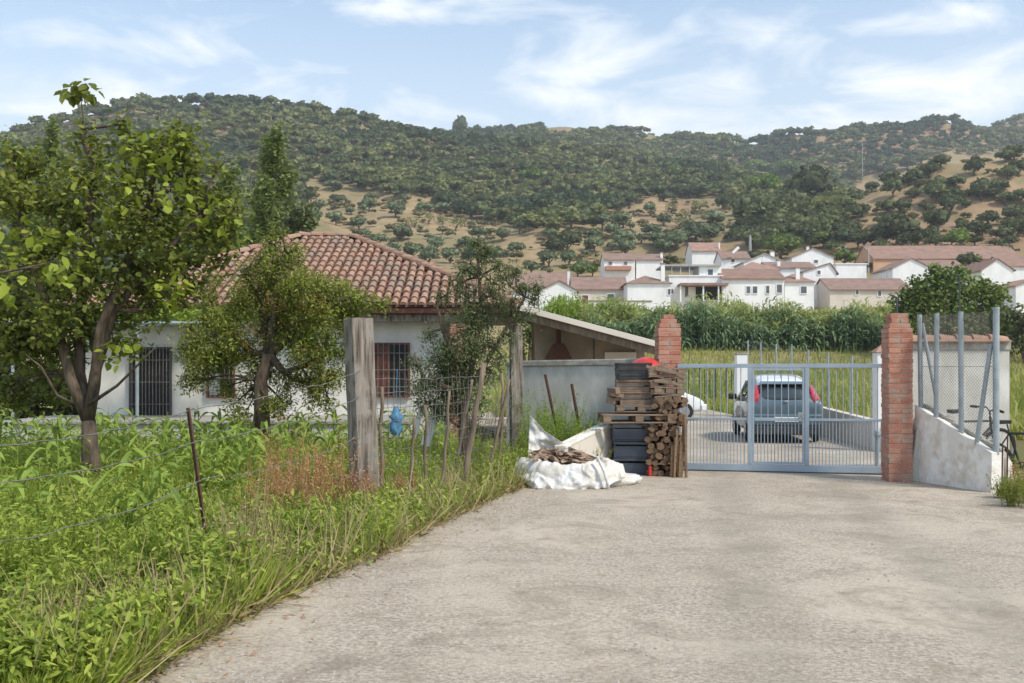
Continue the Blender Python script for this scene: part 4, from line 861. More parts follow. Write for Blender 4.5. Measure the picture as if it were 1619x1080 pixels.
# ------------------------------------------------------------------ bicycles behind the low wall
def bicycle(lab, loc, rz, m_='darkmetal'):
    b = thing('bicycle', lab, 'bicycle', (0, 0, 0)); ORG[b.name] = Vector((0, 0, 0))
    m = MB(); ax_, hd, st_, bb, rr_ = (1.02, 0, .34), (.82, 0, .86), (.27, 0, .80), (.42, 0, .30), (0, 0, .34)
    for p, q, r_ in ((st_, bb, .016), (st_, (.80, 0, .80), .018), (bb, (.84, 0, .70), .022), (bb, rr_, .011), (st_, rr_, .010), (hd, (.86, 0, .66), .020)): m.tube([p, q], r_, 8)
    m.build('frame', m_, b)
    m = MB(); m.tube([(.86, 0, .66), (.93, .06, .58), ax_], .014, 6); m.tube([(.86, 0, .66), (.93, -.06, .58), ax_], .014, 6); m.build('fork', m_, b)
    for c_ in (ax_, rr_):
        m = MB(); m.torus(c_, .325, .024, 'Y', 30, 6); wv = m.build('wheel', 'rubber', b, smooth=True)
        m = MB(); m.torus(c_, .295, .010, 'Y', 30, 5)
        for k in range(14): a = 2*PI*k/14; m.tube([c_, (c_[0]+math.cos(a)*.295, 0, c_[2]+math.sin(a)*.295)], .0022, 3, False)
        m.build('rim', 'chrome', wv)
    m = MB(); m.tube([hd, (.80, 0, .95), (.83, .10, 1.0), (.76, .30, .99)], .013, 6); m.tube([(.80, 0, .95), (.83, -.10, 1.0), (.76, -.30, .99)], .013, 6); hb = m.build('handlebar', m_, b)
    for s in (-1, 1): m = MB(); m.tube([(.765, s*.22, .99), (.74, s*.33, .985)], .020, 8); m.build('grip', 'rubber', hb)
    m = MB(); m.tube([st_, (.24, 0, .93)], .013, 6); m.prism([(.05, .07, .93), (.05, -.07, .93), (.30, -.02, .94), (.30, .02, .94)], (0, 0, .05)); m.build('saddle', 'blackplastic', b, bevel=.012)
    m = MB(); m.torus((.42, 0, .30), .085, .008, 'Y', 18, 5); m.tube([(.42, .04, .30), (.50, .07, .17), (.50, .14, .17)], .010, 5); m.tube([(.42, -.04, .30), (.34, -.07, .43), (.34, -.14, .43)], .010, 5); m.build('crank', m_, b)
    b.location = loc; b.rotation_euler = (R(6), 0, rz); return b
bicycle('black bicycle leaning behind the mesh fence with its handlebar above the low wall', (6.55, 15.15, .12), R(18))
bicycle('dark bicycle nearer the camera by the last fence post at the right edge', (6.92, 14.45, .0), R(-28), 'dark')
g = thing('stake', 'pair of thin dark iron stakes in front of the low wall end', 'stake', (6.62, 13.3, 0)); m = MB()
for px, pt in ((1584, 705), (1592, 690)): a = P(px, 790, 13.2); m.tube([(a.x, a.y, 0), (a.x+.01, a.y, P(px, pt, 13.2).z)], .010, 6)
m.build('rods', 'rust', g)
# ------------------------------------------------------------------ village
def face_x(px, D): return (px-CX)/F*D
def vwin(parent, x0, x1, yb, yt, D, pane='vwin', frame='vwhite', nm='window'):
    m = MB(); a, b = P(x0, yb, D), P(x1, yt, D); m.box((a.x, D-.06, a.z), (b.x, D+.05, b.z)); w_ = m.build(nm, pane, parent)
    m = MB(); e = .10
    for q0_, q1_ in (((a.x-e, D-.09, a.z-e), (a.x, D+.02, b.z+e)), ((b.x, D-.09, a.z-e), (b.x+e, D+.02, b.z+e)), ((a.x, D-.09, b.z), (b.x, D+.02, b.z+e)), ((a.x, D-.12, a.z-e), (b.x, D+.02, a.z))): m.box(q0_, q1_)
    m.build('frame', frame, w_)
def vhouse(lab, x0, x1, yb, ye, yr, kind='side', D=None, dep=8, wall='vwhite', roof='vroof', wins=(), doors=(), chim=None, apex=None, name='house', slope=0):
    D = D or spot((x0+x1)/2, yb).y
    a, b = P(x0, yb, D), P(x1, ye, D); zb = a.z-4; zt = b.z; zr_ = P(x0, yr, D+ (dep/2 if kind in ('side', 'hip') else 0)).z
    h = thing(name, lab, 'house', ((a.x+b.x)/2, D, a.z)); m = MB(); X0, X1 = a.x, b.x; o = .35
    if kind == 'gable':
        ap = P(apex or (x0+x1)/2, yr, D).x; dz = slope/F*D
        m.prism([(X0, D, zb), (X1, D, zb), (X1, D, zt-dz), (ap, D, zr_), (X0, D, zt)], (0, dep, 0)); m.build('wall', wall, h)
        m = MB(); t_ = .16
        for (xa, za, sgn) in ((X0, zt, -1), (X1, zt-dz, 1)):
            k = (zr_-za)/abs(ap-xa); m.prism([(ap, D-.25, zr_+.02), (xa+sgn*o, D-.25, za-k*o+.02), (xa+sgn*o, D-.25, za-k*o+.02+t_), (ap, D-.25, zr_+.02+t_)], (0, dep+.5, 0))
        m.build('roof', roof, h)
    elif kind == 'side':
        m.prism([(X0, D, zb), (X0, D, zt), (X0, D+dep/2, zr_-.1), (X0, D+dep, zt), (X0, D+dep, zb)], (X1-X0, 0, 0)); m.build('wall', wall, h)
        m = MB(); k = (zr_-zt)/(dep/2)
        m.prism([(X0-.15, D-o, zt-k*o+.02), (X0-.15, D+dep/2, zr_+.02), (X0-.15, D+dep+o, zt-k*o+.02), (X0-.15, D+dep+o, zt-k*o+.18), (X0-.15, D+dep/2, zr_+.2), (X0-.15, D-o, zt-k*o+.18)], (X1-X0+.3, 0, 0)); m.build('roof', roof, h)
    elif kind == 'hip':
        m.box((X0, D, zb), (X1, D+dep, zt)); m.build('wall', wall, h); m = MB(); hl = min((X1-X0)/2-.1, dep/2)
        q = [(X0-o, D-o, zt+.01), (X1+o, D-o, zt+.01), (X1+o, D+dep+o, zt+.01), (X0-o, D+dep+o, zt+.01)]; r1, r2 = (X0+hl, D+dep/2, zr_), (X1-hl, D+dep/2, zr_)
        m.add(q+[r1, r2], [(0, 1, 5, 4), (1, 2, 5), (2, 3, 4, 5), (3, 0, 4), (3, 2, 1, 0)]); m.build('roof', roof, h)
    else:
        m.box((X0, D, zb), (X1, D+dep, zt)); m.build('wall', wall, h); m = MB(); m.box((X0-.15, D-.15, zt+.003), (X1+.15, D+dep+.15, zt+.16)); m.build('parapet', 'vwhite' if roof == 'flat' else roof, h)
    for q in wins: vwin(h, *q, D)
    for q in doors: vwin(h, *q, D, pane='vdoor', nm='door')
    for (cx_, yt, wpx) in (chim or []):
        cp = P(cx_, yt, D+1); hw = wpx/F*D/2; m = MB(); m.box((cp.x-hw, D+.8, zt-.5), (cp.x+hw, D+.8+2*hw, cp.z)); ch_ = m.build('chimney', 'vwhite', h)
        m = MB(); m.box((cp.x-hw*1.3, D+.7, cp.z+.003), (cp.x+hw*1.3, D+.9+2*hw, cp.z+.15)); m.build('cap', 'vroof', ch_)
    return h, D
vhouse('white gabled village house with a wide pale garage door, leftmost of the lower row', 852, 912, 497, 460, 445, 'gable', 137, 8, apex=884, roof='vroofdark', doors=(), wins=())
h_, D0 = vhouse('long low white house with a red brown door and window in the lower row', 905, 992, 484, 457, 440, 'side', 146, 8, roof='vroofdark', wins=((960, 971, 476, 465),), doors=((920, 930, 487, 467),), wall='vcream')
vhouse('brown roofed house half hidden by the plum tree at the left end of the village', 806, 905, 482, 459, 433, 'side', 152, 9, roof='vroofdark', wall='vwhite', chim=((899, 428, 4),))
g = thing('garden_wall', 'low white garden wall below the long low village house', 'wall', (14, 131, 5)); m = MB(); a, b = P(928, 500, 131), P(1030, 477, 131); m.box((a.x, 131, a.z-3), (b.x, 131.4, b.z)); m.build('wall', 'vwhite', g); m = MB(); m.box((a.x-.1, 130.9, b.z+.003), (b.x+.1, 131.5, b.z+.15)); m.build('coping', 'vroofdark', g)
vhouse('two storey white house with a red brick balcony higher up the slope', 955, 1004, 437, 411, 402, 'side', 200, 8, roof='vroofdark', wins=((962, 968, 419, 414), (986, 992, 419, 414)), name='house')
m = MB(); a, b = P(957, 427, 199), P(998, 421, 199); m.box((a.x, 198.6, a.z), (b.x, 199.9, b.z)); hh_ = [o for o in COL.objects if o.get('label', '').startswith('two storey white house with')][0]; m.build('balcony', 'brick', hh_)
vhouse('narrow white wing right of the brick balcony house', 1006, 1047, 437, 411, 403, 'side', 201, 7, roof='vroofdark', chim=((1046, 400, 4),))
vhouse('white house with a hipped brown roof and one small window above the canes', 992, 1060, 476, 448, 436, 'hip', 141, 8, roof='vroofdark', wins=((1058-2, 1062-2, 466, 457),), chim=((1048, 418, 6),))
h_, D0 = vhouse('large white terrace house with a dark covered porch on the ground floor', 1058, 1142, 478, 437, 437, 'flat', 143, 9, roof='flat', wins=((1060, 1064, 464, 457), (1083, 1088, 470, 453)))
m = MB(); a, b = P(1106, 437, 144), P(1141, 420, 144); m.box((a.x, 144.2, a.z+.2), (b.x, 150, b.z)); up = m.build('roof_room', 'vwhite', h_); vwin(h_, 1119, 1127, 435, 426, 144.15)
m = MB(); a, b = P(1048, 420.5, 143.5), P(1141, 418, 143.5); m.box((a.x, 143.6, a.z), (b.x, 150.5, b.z)); m.build('awning', 'pole', h_)
m = MB()
for px in (1050, 1062, 1076, 1090): q = P(px, 437, 143.9); m.tube([(q.x, 143.9, q.z), (q.x, 143.9, P(px, 420, 143.9).z)], .09, 5)
m.build('awning_posts', 'pole', h_)
m = MB(); a, b = P(1075, 452, 141), P(1150, 448, 141); m.box((a.x, 140.2, a.z), (b.x, 142.97, b.z)); m.build('porch_roof', 'vroofdark', h_)
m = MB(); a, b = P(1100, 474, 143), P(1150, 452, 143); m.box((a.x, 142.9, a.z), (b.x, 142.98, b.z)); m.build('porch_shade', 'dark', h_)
m = MB()
for px in (1076, 1112, 1136, 1148): q = P(px, 478, 140.6); m.box((q.x-.1, 140.5, q.z), (q.x+.1, 140.7, P(px, 452, 140.6).z))
m.build('porch_posts', 'vwhite', h_)
vhouse('broad white house under a large red tiled roof in the middle of the lower row', 1142, 1240, 478, 441, 427, 'side', 142, 9, wins=((1180, 1186, 464, 453), (1190, 1197, 464, 453), (1211, 1216, 464, 452), (1228, 1236, 463, 450)))
vhouse('red roofed white house just behind the broad red roof', 1170, 1232, 440, 427, 414, 'hip', 153, 9, roof='vroof')
vhouse('white house with a hipped red roof at the right of the lower row', 1241, 1287, 478, 446, 433, 'hip', 143, 7, wins=((1266, 1275, 464, 453),), chim=((1261, 424, 6),))
vhouse('small white house with a red roof standing highest behind the terrace house', 1094, 1140, 416, 397, 385, 'side', 215, 8, roof='vroof', chim=((1137, 383, 2),))
h_, D0 = vhouse('low house with a solar water heater on its brown roof', 1141, 1186, 422, 409, 399, 'side', 195, 7, roof='vroofdark', doors=((1156, 1161, 415, 410),))
m = MB(); a, b = P(1158, 400, 194), P(1168, 391, 194); m.beam(a, b, .5, .5); m.build('solar_heater', 'vwhite', h_)
vhouse('white house with a pale grey gabled roof and tall chimney in the village centre', 1176, 1242, 420, 415, 402, 'gable', 180, 8, roof='vroofgrey', chim=((1221, 398, 6),))
vhouse('white gabled house with one dark square window above the red roofs', 1252, 1318, 420, 407, 393, 'gable', 188, 10, apex=1285, roof='vroofdark', wins=((1287, 1293, 416, 411),), chim=((1277, 390, 4),))
vhouse('white house with a long brown roof below the gabled house', 1215, 1290, 440, 424, 416, 'side', 164, 8, roof='vroofdark', chim=((1231, 412, 5), (1259, 425, 6)))
vhouse('plain white walled house with a small dark window right of the hipped roof', 1270, 1322, 478, 430, 417, 'gable', 152, 9, apex=1312, roof='vroofdark', wins=((1292, 1297, 434, 428),))
vhouse('long plain white box building with a flat top', 1322, 1370, 446, 418, 418, 'flat', 160, 7, roof='flat')
vhouse('long low house under a weathered brown roof beside the dark tree', 1312, 1440, 478, 458, 442, 'side', 146, 9, roof='vroofdark', wall='vcream', wins=((1353, 1357, 466, 459), (1388, 1393, 468, 460)))
h_, D0 = vhouse('very long barn with a low red roof and orange walls above the village', 1381, 1616, 416, 409, 390, 'side', 208, 12, roof='vroof', wall='vorange', name='barn')
vhouse('white gabled house left of the dark round tree', 1411, 1472, 445, 424, 409, 'gable', 165, 9, apex=1441, roof='vroofdark')
vhouse('white house with a brown roof partly hidden by the dark round tree', 1462, 1526, 450, 425, 413, 'side', 176, 8, roof='vroofdark', wins=((1500, 1506, 436, 429),))
vhouse('large white gabled house near the right edge', 1552, 1602, 470, 427, 410, 'gable', 158, 10, apex=1577, roof='vroof')
vhouse('white house with a long red roof cut by the right edge of the view', 1590, 1680, 470, 421, 407, 'side', 168, 9, roof='vroof')
vhouse('small white house with a dark hipped roof and window under the large gable', 1562, 1606, 480, 458, 446, 'hip', 138, 7, roof='vroofdark', wins=((1582, 1588, 470, 461),))
vhouse('white end wall building at the right edge beside the small hipped house', 1606, 1670, 490, 452, 440, 'gable', 134, 7, apex=1640)
for lab, px, py, Dd in (('thin television aerial on the broad red roofed house', 1205, 427, 146), ('thin television aerial above the gabled garage house', 858, 452, 140), ('television aerial on the big gabled house near the right edge', 1566, 420, 162), ('television aerial over the long brown roof beside the dark tree', 1402, 447, 150)):
    q = P(px, py, Dd); g = thing('aerial', lab, 'aerial', tuple(q)); m = MB(); m.tube([q-Vector((0, 0, .3)), q+Vector((0, 0, 2.2))], .035, 5); m.build('mast', 'pole', g); m = MB(); m.tube([q+Vector((-.6, 0, 2.0)), q+Vector((.6, 0, 2.0))], .025, 4)
    for k in range(5): m.tube([q+Vector((-.5+k*.25, -.3, 2.0)), q+Vector((-.5+k*.25, .3, 2.0))], .015, 4)
    m.build('antenna', 'pole', g)
for lab, px, yb, yt, r_ in (('short white concrete pole above the box building', 1337, 420, 390, .28), ('grey street pole at the left end of the long barn', 1373, 432, 391, .22), ('tall thin power pole on the bare hillside', 1363.5, 292, 226, .3), ('thick pale concrete pylon behind the village houses', 1186, 412, 374, .5)):
    s_ = spot(px, yb); g = thing('utility_pole', lab, 'pole', tuple(s_)); m = MB(); t_ = P(px, yt, s_.y); m.tube([s_-Vector((0, 0, 1)), t_], [r_, r_*.7], 8); m.build('shaft', 'pole', g)
    m = MB(); m.box((t_.x-1.1, t_.y-.1, t_.z-1.0), (t_.x+1.1, t_.y+.1, t_.z-.8)) if px > 1340 and px < 1370 else m.tube([t_, t_+Vector((0, 0, .35))], r_*.5, 6); m.build('top_fitting', 'pole', g)
for lab, px, yt, D in (('thin dark lamp pole rising in front of the dark round tree', 1517, 436, 60), ('pair of thin wires poles behind the right brick pillar', 1418, 470, 50)):
    q = P(px, 545, D); g = thing('utility_pole', lab, 'pole', (q.x, D, land(q.x, D))); t_ = P(px, yt, D); m = MB(); m.tube([(q.x, D, land(q.x, D)-.3), t_], [.07, .045], 6); m.build('shaft', 'darkmetal', g); m = MB(); m.tube([t_, t_+Vector((-.25, 0, .08))], .04, 5); m.build('arm', 'darkmetal', g)
# ------------------------------------------------------------------ hillside trees
def inpoly(x, y, P_):
    r = False; n = len(P_)
    for i in range(n):
        x1, y1 = P_[i]; x2, y2 = P_[(i+1) % n]
        if (y1 > y) != (y2 > y) and x < (x2-x1)*(y-y1)/(y2-y1)+x1: r = not r
    return r
def crown_np(seed, nb=9, nl=26, leaf=.23, flat=.75, core=True, sc_blob=.42):
    """lumpy unit crown about 2 wide: a dark core and clumps of leafy faces"""
    g = np.random.default_rng(seed); parts = []
    bl = []
    for i in range(nb):
        dv = g.normal(size=3); dv /= np.linalg.norm(dv); dv[2] = abs(dv[2])*.9-.25; bl.append(dv*np.array([.66, .66, .62*flat/.75])*g.uniform(.7, 1.05))
    for c_ in bl:
        dv = g.normal(size=(nl, 3)); dv /= np.linalg.norm(dv, axis=1)[:, None]; r_ = sc_blob*g.uniform(.8, 1.15)
        pos = c_+dv*r_*g.uniform(.75, 1.08, (nl, 1))
        yaw = np.arctan2(dv[:, 0], -dv[:, 1])+g.normal(0, .5, nl)+PI; pit = -np.arcsin(np.clip(dv[:, 2], -1, 1))+PI/2+g.normal(0, .45, nl)
        parts.append(scatter(TUFT, pos, g.uniform(.7, 1.25, nl)*leaf, yaw, pit, g.normal(0, .4, nl)))
        if core:
            o8 = np.array([(1, 0, 0), (-1, 0, 0), (0, 1, 0), (0, -1, 0), (0, 0, 1), (0, 0, -1)])*r_*.82+c_
            q8 = np.array([(0, 2, 4, 4), (2, 1, 4, 4), (1, 3, 4, 4), (3, 0, 4, 4), (2, 0, 5, 5), (1, 2, 5, 5), (3, 1, 5, 5), (0, 3, 5, 5)])
            cube = np.array([(x, y, z) for x in (-1, 1) for y in (-1, 1) for z in (-1, 1)])*r_*.52+c_
            qc = np.array([(0, 1, 3, 2), (4, 6, 7, 5), (0, 4, 5, 1), (2, 3, 7, 6), (0, 2, 6, 4), (1, 5, 7, 3)]); parts.append((cube, qc))
    return join(parts)
FAR = [crown_np(50+i, 8, 15, .30) for i in range(7)]
clear = [[(455, 352), (490, 288), (545, 300), (640, 322), (720, 342), (800, 356), (840, 372), (905, 375), (905, 440), (700, 440), (440, 440)],
         [(905, 375), (960, 345), (990, 328), (1050, 322), (1130, 316), (1195, 322), (1200, 372), (1190, 392), (1240, 420), (905, 440)],
         [(1316, 430), (1330, 320), (1352, 292), (1420, 268), (1460, 250), (1700, 240), (1800, 440)], [(905, 197), (850, 202), (870, 212), (960, 214), (958, 201)], [(1012, 212), (1060, 216), (1058, 222), (1016, 221)]]
wp = []; 
def wood(y0, y1, pa, pb, sp, s0, s1, cl=True, thin=1):
    y = y0
    while y < y1:
        x = (pa-CX)/F*y
        while x < (pb-CX)/F*y:
            X, Y = x+rnd.uniform(-.5, .5)*sp, y+rnd.uniform(-.5, .5)*sp; z = land(X, Y); px = CX+F*X/Y; py = HY+(H-z)/Y*F; x += sp
            if cl and any(inpoly(px, py, c_) for c_ in clear): continue
            if cl and Y < 262 and px > 560: continue
            if rnd.random() > thin: continue
            wp.append((X, Y, z, rnd.uniform(s0, s1)))
        y += sp
wood(120, 300, -150, 640, 8.0, 3.4, 5.4); wood(290, 420, -150, 1345, 6.9, 3.0, 5.6); wood(420, 640, -150, 1360, 7.1, 3.2, 6.0); wood(640, 690, -150, 1360, 9, 3, 5.5)
wood(270, 345, 1190, 1345, 7.5, 3, 5, False, .8)
def stuff_trees(name, lab, pts, m_, zs=.8):
    parts = []; b = 0
    for (X, Y, z, s_) in pts:
        v, q = FAR[rnd.randrange(7)]; a = rnd.uniform(0, 2*PI); ca, sa = math.cos(a)*s_, math.sin(a)*s_; k = rnd.uniform(.75, 1.05)*zs
        vv = np.stack([v[:, 0]*ca-v[:, 1]*sa+X, v[:, 0]*sa+v[:, 1]*ca+Y, v[:, 2]*s_*k+z+s_*.75], -1); parts.append((vv, q))
    return props(mesh_np(name, *join(parts), m_), lab, 'woodland', None, 'stuff')
stuff_trees('woodland', 'dense dark holm oak wood covering the hill behind the village', wp, 'leaf_wood'); print('wood', len(wp))
wp = []; wood(700, 990, 640, 1750, 8.6, 3.4, 6.4, True, .97); wood(990, 1180, 1300, 1850, 12, 3.5, 6, False, .95); wood(355, 560, 1350, 1800, 11, 3, 5, False, .5)
stuff_trees('far_woodland', 'hazy scrub wood on the farther ridge to the right', wp, 'leaf_wood'); print('far', len(wp))
wp = []; wood(230, 560, 440, 1750, 8.5, .7, 2.3, False, .85)
wp = [q for q in wp]
stuff_trees('hillside_scrub', 'low olive green scrub and bushes dotted over the dry slopes', wp, 'leaf_scrub', .7); print('scrub', len(wp))
CR = {}
for nm, mt_, nb, nl, lf, fl in (('oak', 'leaf_oak', 13, 40, .17, .75), ('olive', 'leaf_olive', 10, 38, .16, .7), ('pale', 'leaf_pale', 9, 20, .14, .8), ('lime', 'leaf_lime', 13, 44, .15, .85), ('green', 'leaf_green', 13, 44, .15, .8)):
    CR[nm] = []
    for s_ in range(3):
        t = thing('tree', 'x', 'tree'); ORG[t.name] = Vector((0, 0, 0)); v, q = crown_np(900+s_+len(nm)*7, nb, nl, lf, fl, core=(nm != 'pale')); v = v+np.array([0, 0, 1.0])
        mesh_np('crown', v, q, mt_, t); m = MB(); m.tube([(0, 0, -.3), (.04, .02, .25), (-.03, .0, .7)], [.10, .08, .05], 6)
        for k in range(3): a = k*2.1; m.tube([(0, 0, .35), (math.cos(a)*.4, math.sin(a)*.4, .8)], [.05, .025], 5)
        m.build('trunk', 'bark', t); CR[nm].append([t, False])
def put_tree(kind, name, lab, px, py, rpx, group=None, cat='tree', y0=50, zs=.85, pt=None):
    s_ = pt or spot(px, py+rpx*.75, y0); r_ = rpx/F*s_.y*(1.42 if kind == 'olive' else 1.25); e = CR[kind][rnd.randrange(3)]
    if e[1]: o = copy_tree(e[0])
    else: o = e[0]; e[1] = True
    o.name = name; o.location = s_; o.scale = (r_*rnd.uniform(.8, 1.25), r_*rnd.uniform(.85, 1.15), r_*zs*rnd.uniform(.75, 1.15)); o.rotation_euler = (0, 0, rnd.uniform(0, 6)); props(o, lab, cat, group)
    for ch in o.children: pass
    return o
OL = [(539, 319, 9), (584, 327, 12), (625, 336, 13), (531, 348, 10), (567, 355, 13), (491, 350, 13), (636, 375, 12), (598, 381, 12), (653, 401, 14), (689, 390, 14), (737, 387, 12), (757, 372, 11), (794, 378, 10), (678, 412, 12), (670, 330, 11), (700, 331, 10), (527, 294, 10), (585, 313, 8), (640, 316, 9),
 (1028, 334, 10), (1049, 351, 10), (1128, 348, 14), (1031, 367, 13), (1042, 384, 15), (1047, 395, 14), (1070, 387, 13), (1100, 367, 16), (1117, 378, 14), (1130, 368, 12), (953, 356, 12), (986, 351, 12), (970, 370, 13), (983, 384, 15), (989, 397, 14), (939, 390, 13), (861, 351, 11), (925, 348, 11), (903, 351, 11), (886, 340, 9), (900, 412, 14), (965, 345, 9), (940, 372, 9), (1085, 378, 9), (870, 372, 10), (845, 345, 9), (822, 362, 10), (815, 396, 12), (920, 425, 12), (868, 415, 12), (780, 405, 13), (745, 410, 13), (712, 408, 12), (620, 402, 12), (575, 372, 9), (840, 425, 12),
 (505, 330, 9), (555, 335, 7), (480, 372, 12), (465, 345, 12), (700, 365, 8), (770, 350, 7)]
for p in OL: put_tree('olive', 'olive_tree', 'round grey green olive tree on the dry tan slope above the village', *p, group='olive trees dotted over the tan slopes')
for p in [(656, 353, 11), (678, 350, 11), (721, 356, 13), (735, 352, 9), (1075, 351, 14), (1106, 328, 12), (1062, 330, 11), (700, 350, 9), (643, 350, 8), (1084, 340, 9), (1110, 340, 8)]: put_tree('pale', 'almond_tree', 'sparse yellow green almond tree among the olives on the tan slope', *p, group='thin almond trees on the tan slopes')
RO = [(1540, 270, 14), (1511, 288, 13), (1552, 310, 16), (1572, 308, 15), (1482, 312, 20), (1503, 330, 18), (1482, 353, 20), (1412, 304, 16), (1447, 286, 12), (1436, 290, 10), (1469, 275, 13), (1487, 255, 15), (1456, 252, 12), (1435, 262, 12), (1404, 270, 12), (1373, 271, 11), (1347, 284, 14), (1404, 288, 10), (1378, 296, 11), (1425, 330, 15), (1402, 332, 14), (1355, 338, 12), (1604, 244, 14), (1590, 250, 12), (1611, 270, 17), (1614, 312, 13), (1562, 346, 14), (1604, 340, 16), (1547, 367, 18), (1366, 380, 18), (1345, 372, 14), (1609, 367, 22), (1585, 372, 18), (1450, 372, 16), (1470, 376, 14), (1520, 352, 10), (1428, 352, 9), (1390, 352, 11), (1330, 340, 13), (1340, 360, 12), (1395, 395, 13), (1320, 392, 14)]
for i, p in enumerate(RO): put_tree('oak', 'oak_tree', 'dark rounded oak on the dry brown hillside above the barn', *p, group='oaks scattered on the right hand hillside')
def fill(n, poly, r0, r1):
    o_ = []; xs_ = [q[0] for q in poly]; ys_ = [q[1] for q in poly]
    while len(o_) < n:
        x, y = rnd.uniform(min(xs_), max(xs_)), rnd.uniform(min(ys_), max(ys_)); r_ = rnd.uniform(r0, r1)
        if inpoly(x, y, poly) and all((x-a)**2+(y-b)**2 > (.8*(r_+c_))**2 for a, b, c_ in o_): o_.append((x, y, r_))
    return o_
for p in fill(26, [(1325, 335), (1420, 290), (1625, 275), (1625, 385), (1320, 385)], 6, 14): put_tree('oak', 'oak_tree', 'dark rounded oak on the dry brown hillside above the barn', *p, group='oaks scattered on the right hand hillside')
for p in fill(28, [(470, 300), (640, 330), (850, 370), (1000, 345), (1190, 335), (1200, 380), (1000, 400), (700, 415), (540, 380)], 4, 9): put_tree('olive', 'olive_tree', 'round grey green olive tree on the dry tan slope above the village', *p, group='olive trees dotted over the tan slopes')
BG = [(1278, 306, 34), (1300, 322, 22), (1253, 322, 24), (1215, 340, 28), (1230, 360, 22), (1250, 372, 22), (1175, 330, 18), (1309, 345, 20), (1180, 355, 16), (1195, 382, 14), (897, 385, 22), (877, 392, 16), (1143, 322, 12), (472, 315, 30), (478, 340, 22), (1270, 350, 22), (1295, 372, 20), (1420, 371, 26), (1400, 378, 18), (1442, 382, 16), (1165, 372, 12)]
for p in BG: put_tree('oak', 'oak_tree', 'large dark holm oak at the lower edge of the hillside wood', *p, group='big holm oaks at the wood edge')
for lab, px, py, r_, kd in (('bright lime green tree standing out in the middle of the dark wooded hill', 841, 281, 17, 'lime'), ('bright green rounded tree left of the great dark oak above the village', 1211, 299, 21, 'lime'), ('small yellow green tree high in the wood just left of the lime tree', 694, 287, 11, 'lime'),
 ('tall green tree rising from the wood edge above the village', 1196, 266, 14, 'green'), ('flat topped green tree on the wood edge behind the great oak', 1247, 274, 18, 'green'), ('light green tree low in the wood above the almond slope', 1065, 274, 14, 'green'), ('bright green bush just above the barn roof', 1518, 379, 17, 'lime'), ('broad green tree behind the white chimney house', 1235, 394, 24, 'green'), ('green bush between the terrace and the standing red roofed house', 1100, 409, 16, 'green'),
 ('green garden tree right of the gabled white house', 1335, 410, 17, 'green'), ('dark green tree between the upper white houses', 1022, 424, 20, 'oak'), ('yellow green bush in front of the long barn', 1440, 400, 14, 'pale'), ('green bush against the middle of the barn roof', 1487, 404, 12, 'green'), ('dark bush in front of the right half of the barn', 1532, 412, 16, 'oak'), ('dark bush at the right end of the barn', 1582, 400, 18, 'oak'), ('dark cypress like tree at the left foot of the barn', 1399, 418, 13, 'oak'),
 ('yellow green bush beside the low brown roofs', 937, 430, 10, 'lime'), ('dark green tree behind the long low village house', 913, 430, 12, 'green'), ('green garden bush beside the hipped house above the canes', 1299, 455, 13, 'green'), ('rounded green bush in front of the terrace house', 1024, 466, 13, 'green'), ('light green tree behind the white box building', 1303, 383, 15, 'green'), ('dark green tree at the left of the box building', 1372, 425, 8, 'oak')):
    put_tree(kd, 'tree', lab, px, py, r_, cat='tree', y0=120)
q = P(843, 233, 610); 
put_tree('oak', 'cypress', 'dark upright tree breaking the ridge line in the saddle of the hills', 727, 212, 9, cat='tree', zs=1.9, y0=350)
for lst in CR.values():
    for t_, usedf in lst:
        if not usedf:
            for ch in list(t_.children): bpy.data.objects.remove(ch)
            bpy.data.objects.remove(t_)
# ------------------------------------------------------------------ meadow, canes
n_ = 60000
Yg = NR.uniform(0, 1, n_)**1.3*(84-24)+24; pg_ = NR.uniform(780, 1700, n_); Xg = (pg_-CX)/F*Yg
ok = ~((Yg < 47.5) & (Xg > 0) & (Xg < 8.3)) & ~((Yg < 35) & (Xg < 2))
Xg, Yg = Xg[ok], Yg[ok]; Zg = np.array([land(x, y) for x, y in zip(Xg, Yg)])
far_ok = Yg > 24; pos = np.stack([Xg, Yg, Zg], -1)
hgt = NR.uniform(.18, .45, len(pos))*(1+1.2*(NR.random(len(pos)) < .04))
o = mesh_np('meadow_grass', *scatter((BLADE[0]*np.array([3.2, 1, 1]), BLADE[1]), pos, hgt, None, NR.uniform(-.3, .3, len(pos)), NR.uniform(-.4, .4, len(pos))), 'meadowgrass'); props(o, 'rough green and yellow meadow grass beyond the yard fence', 'grass', None, 'stuff')
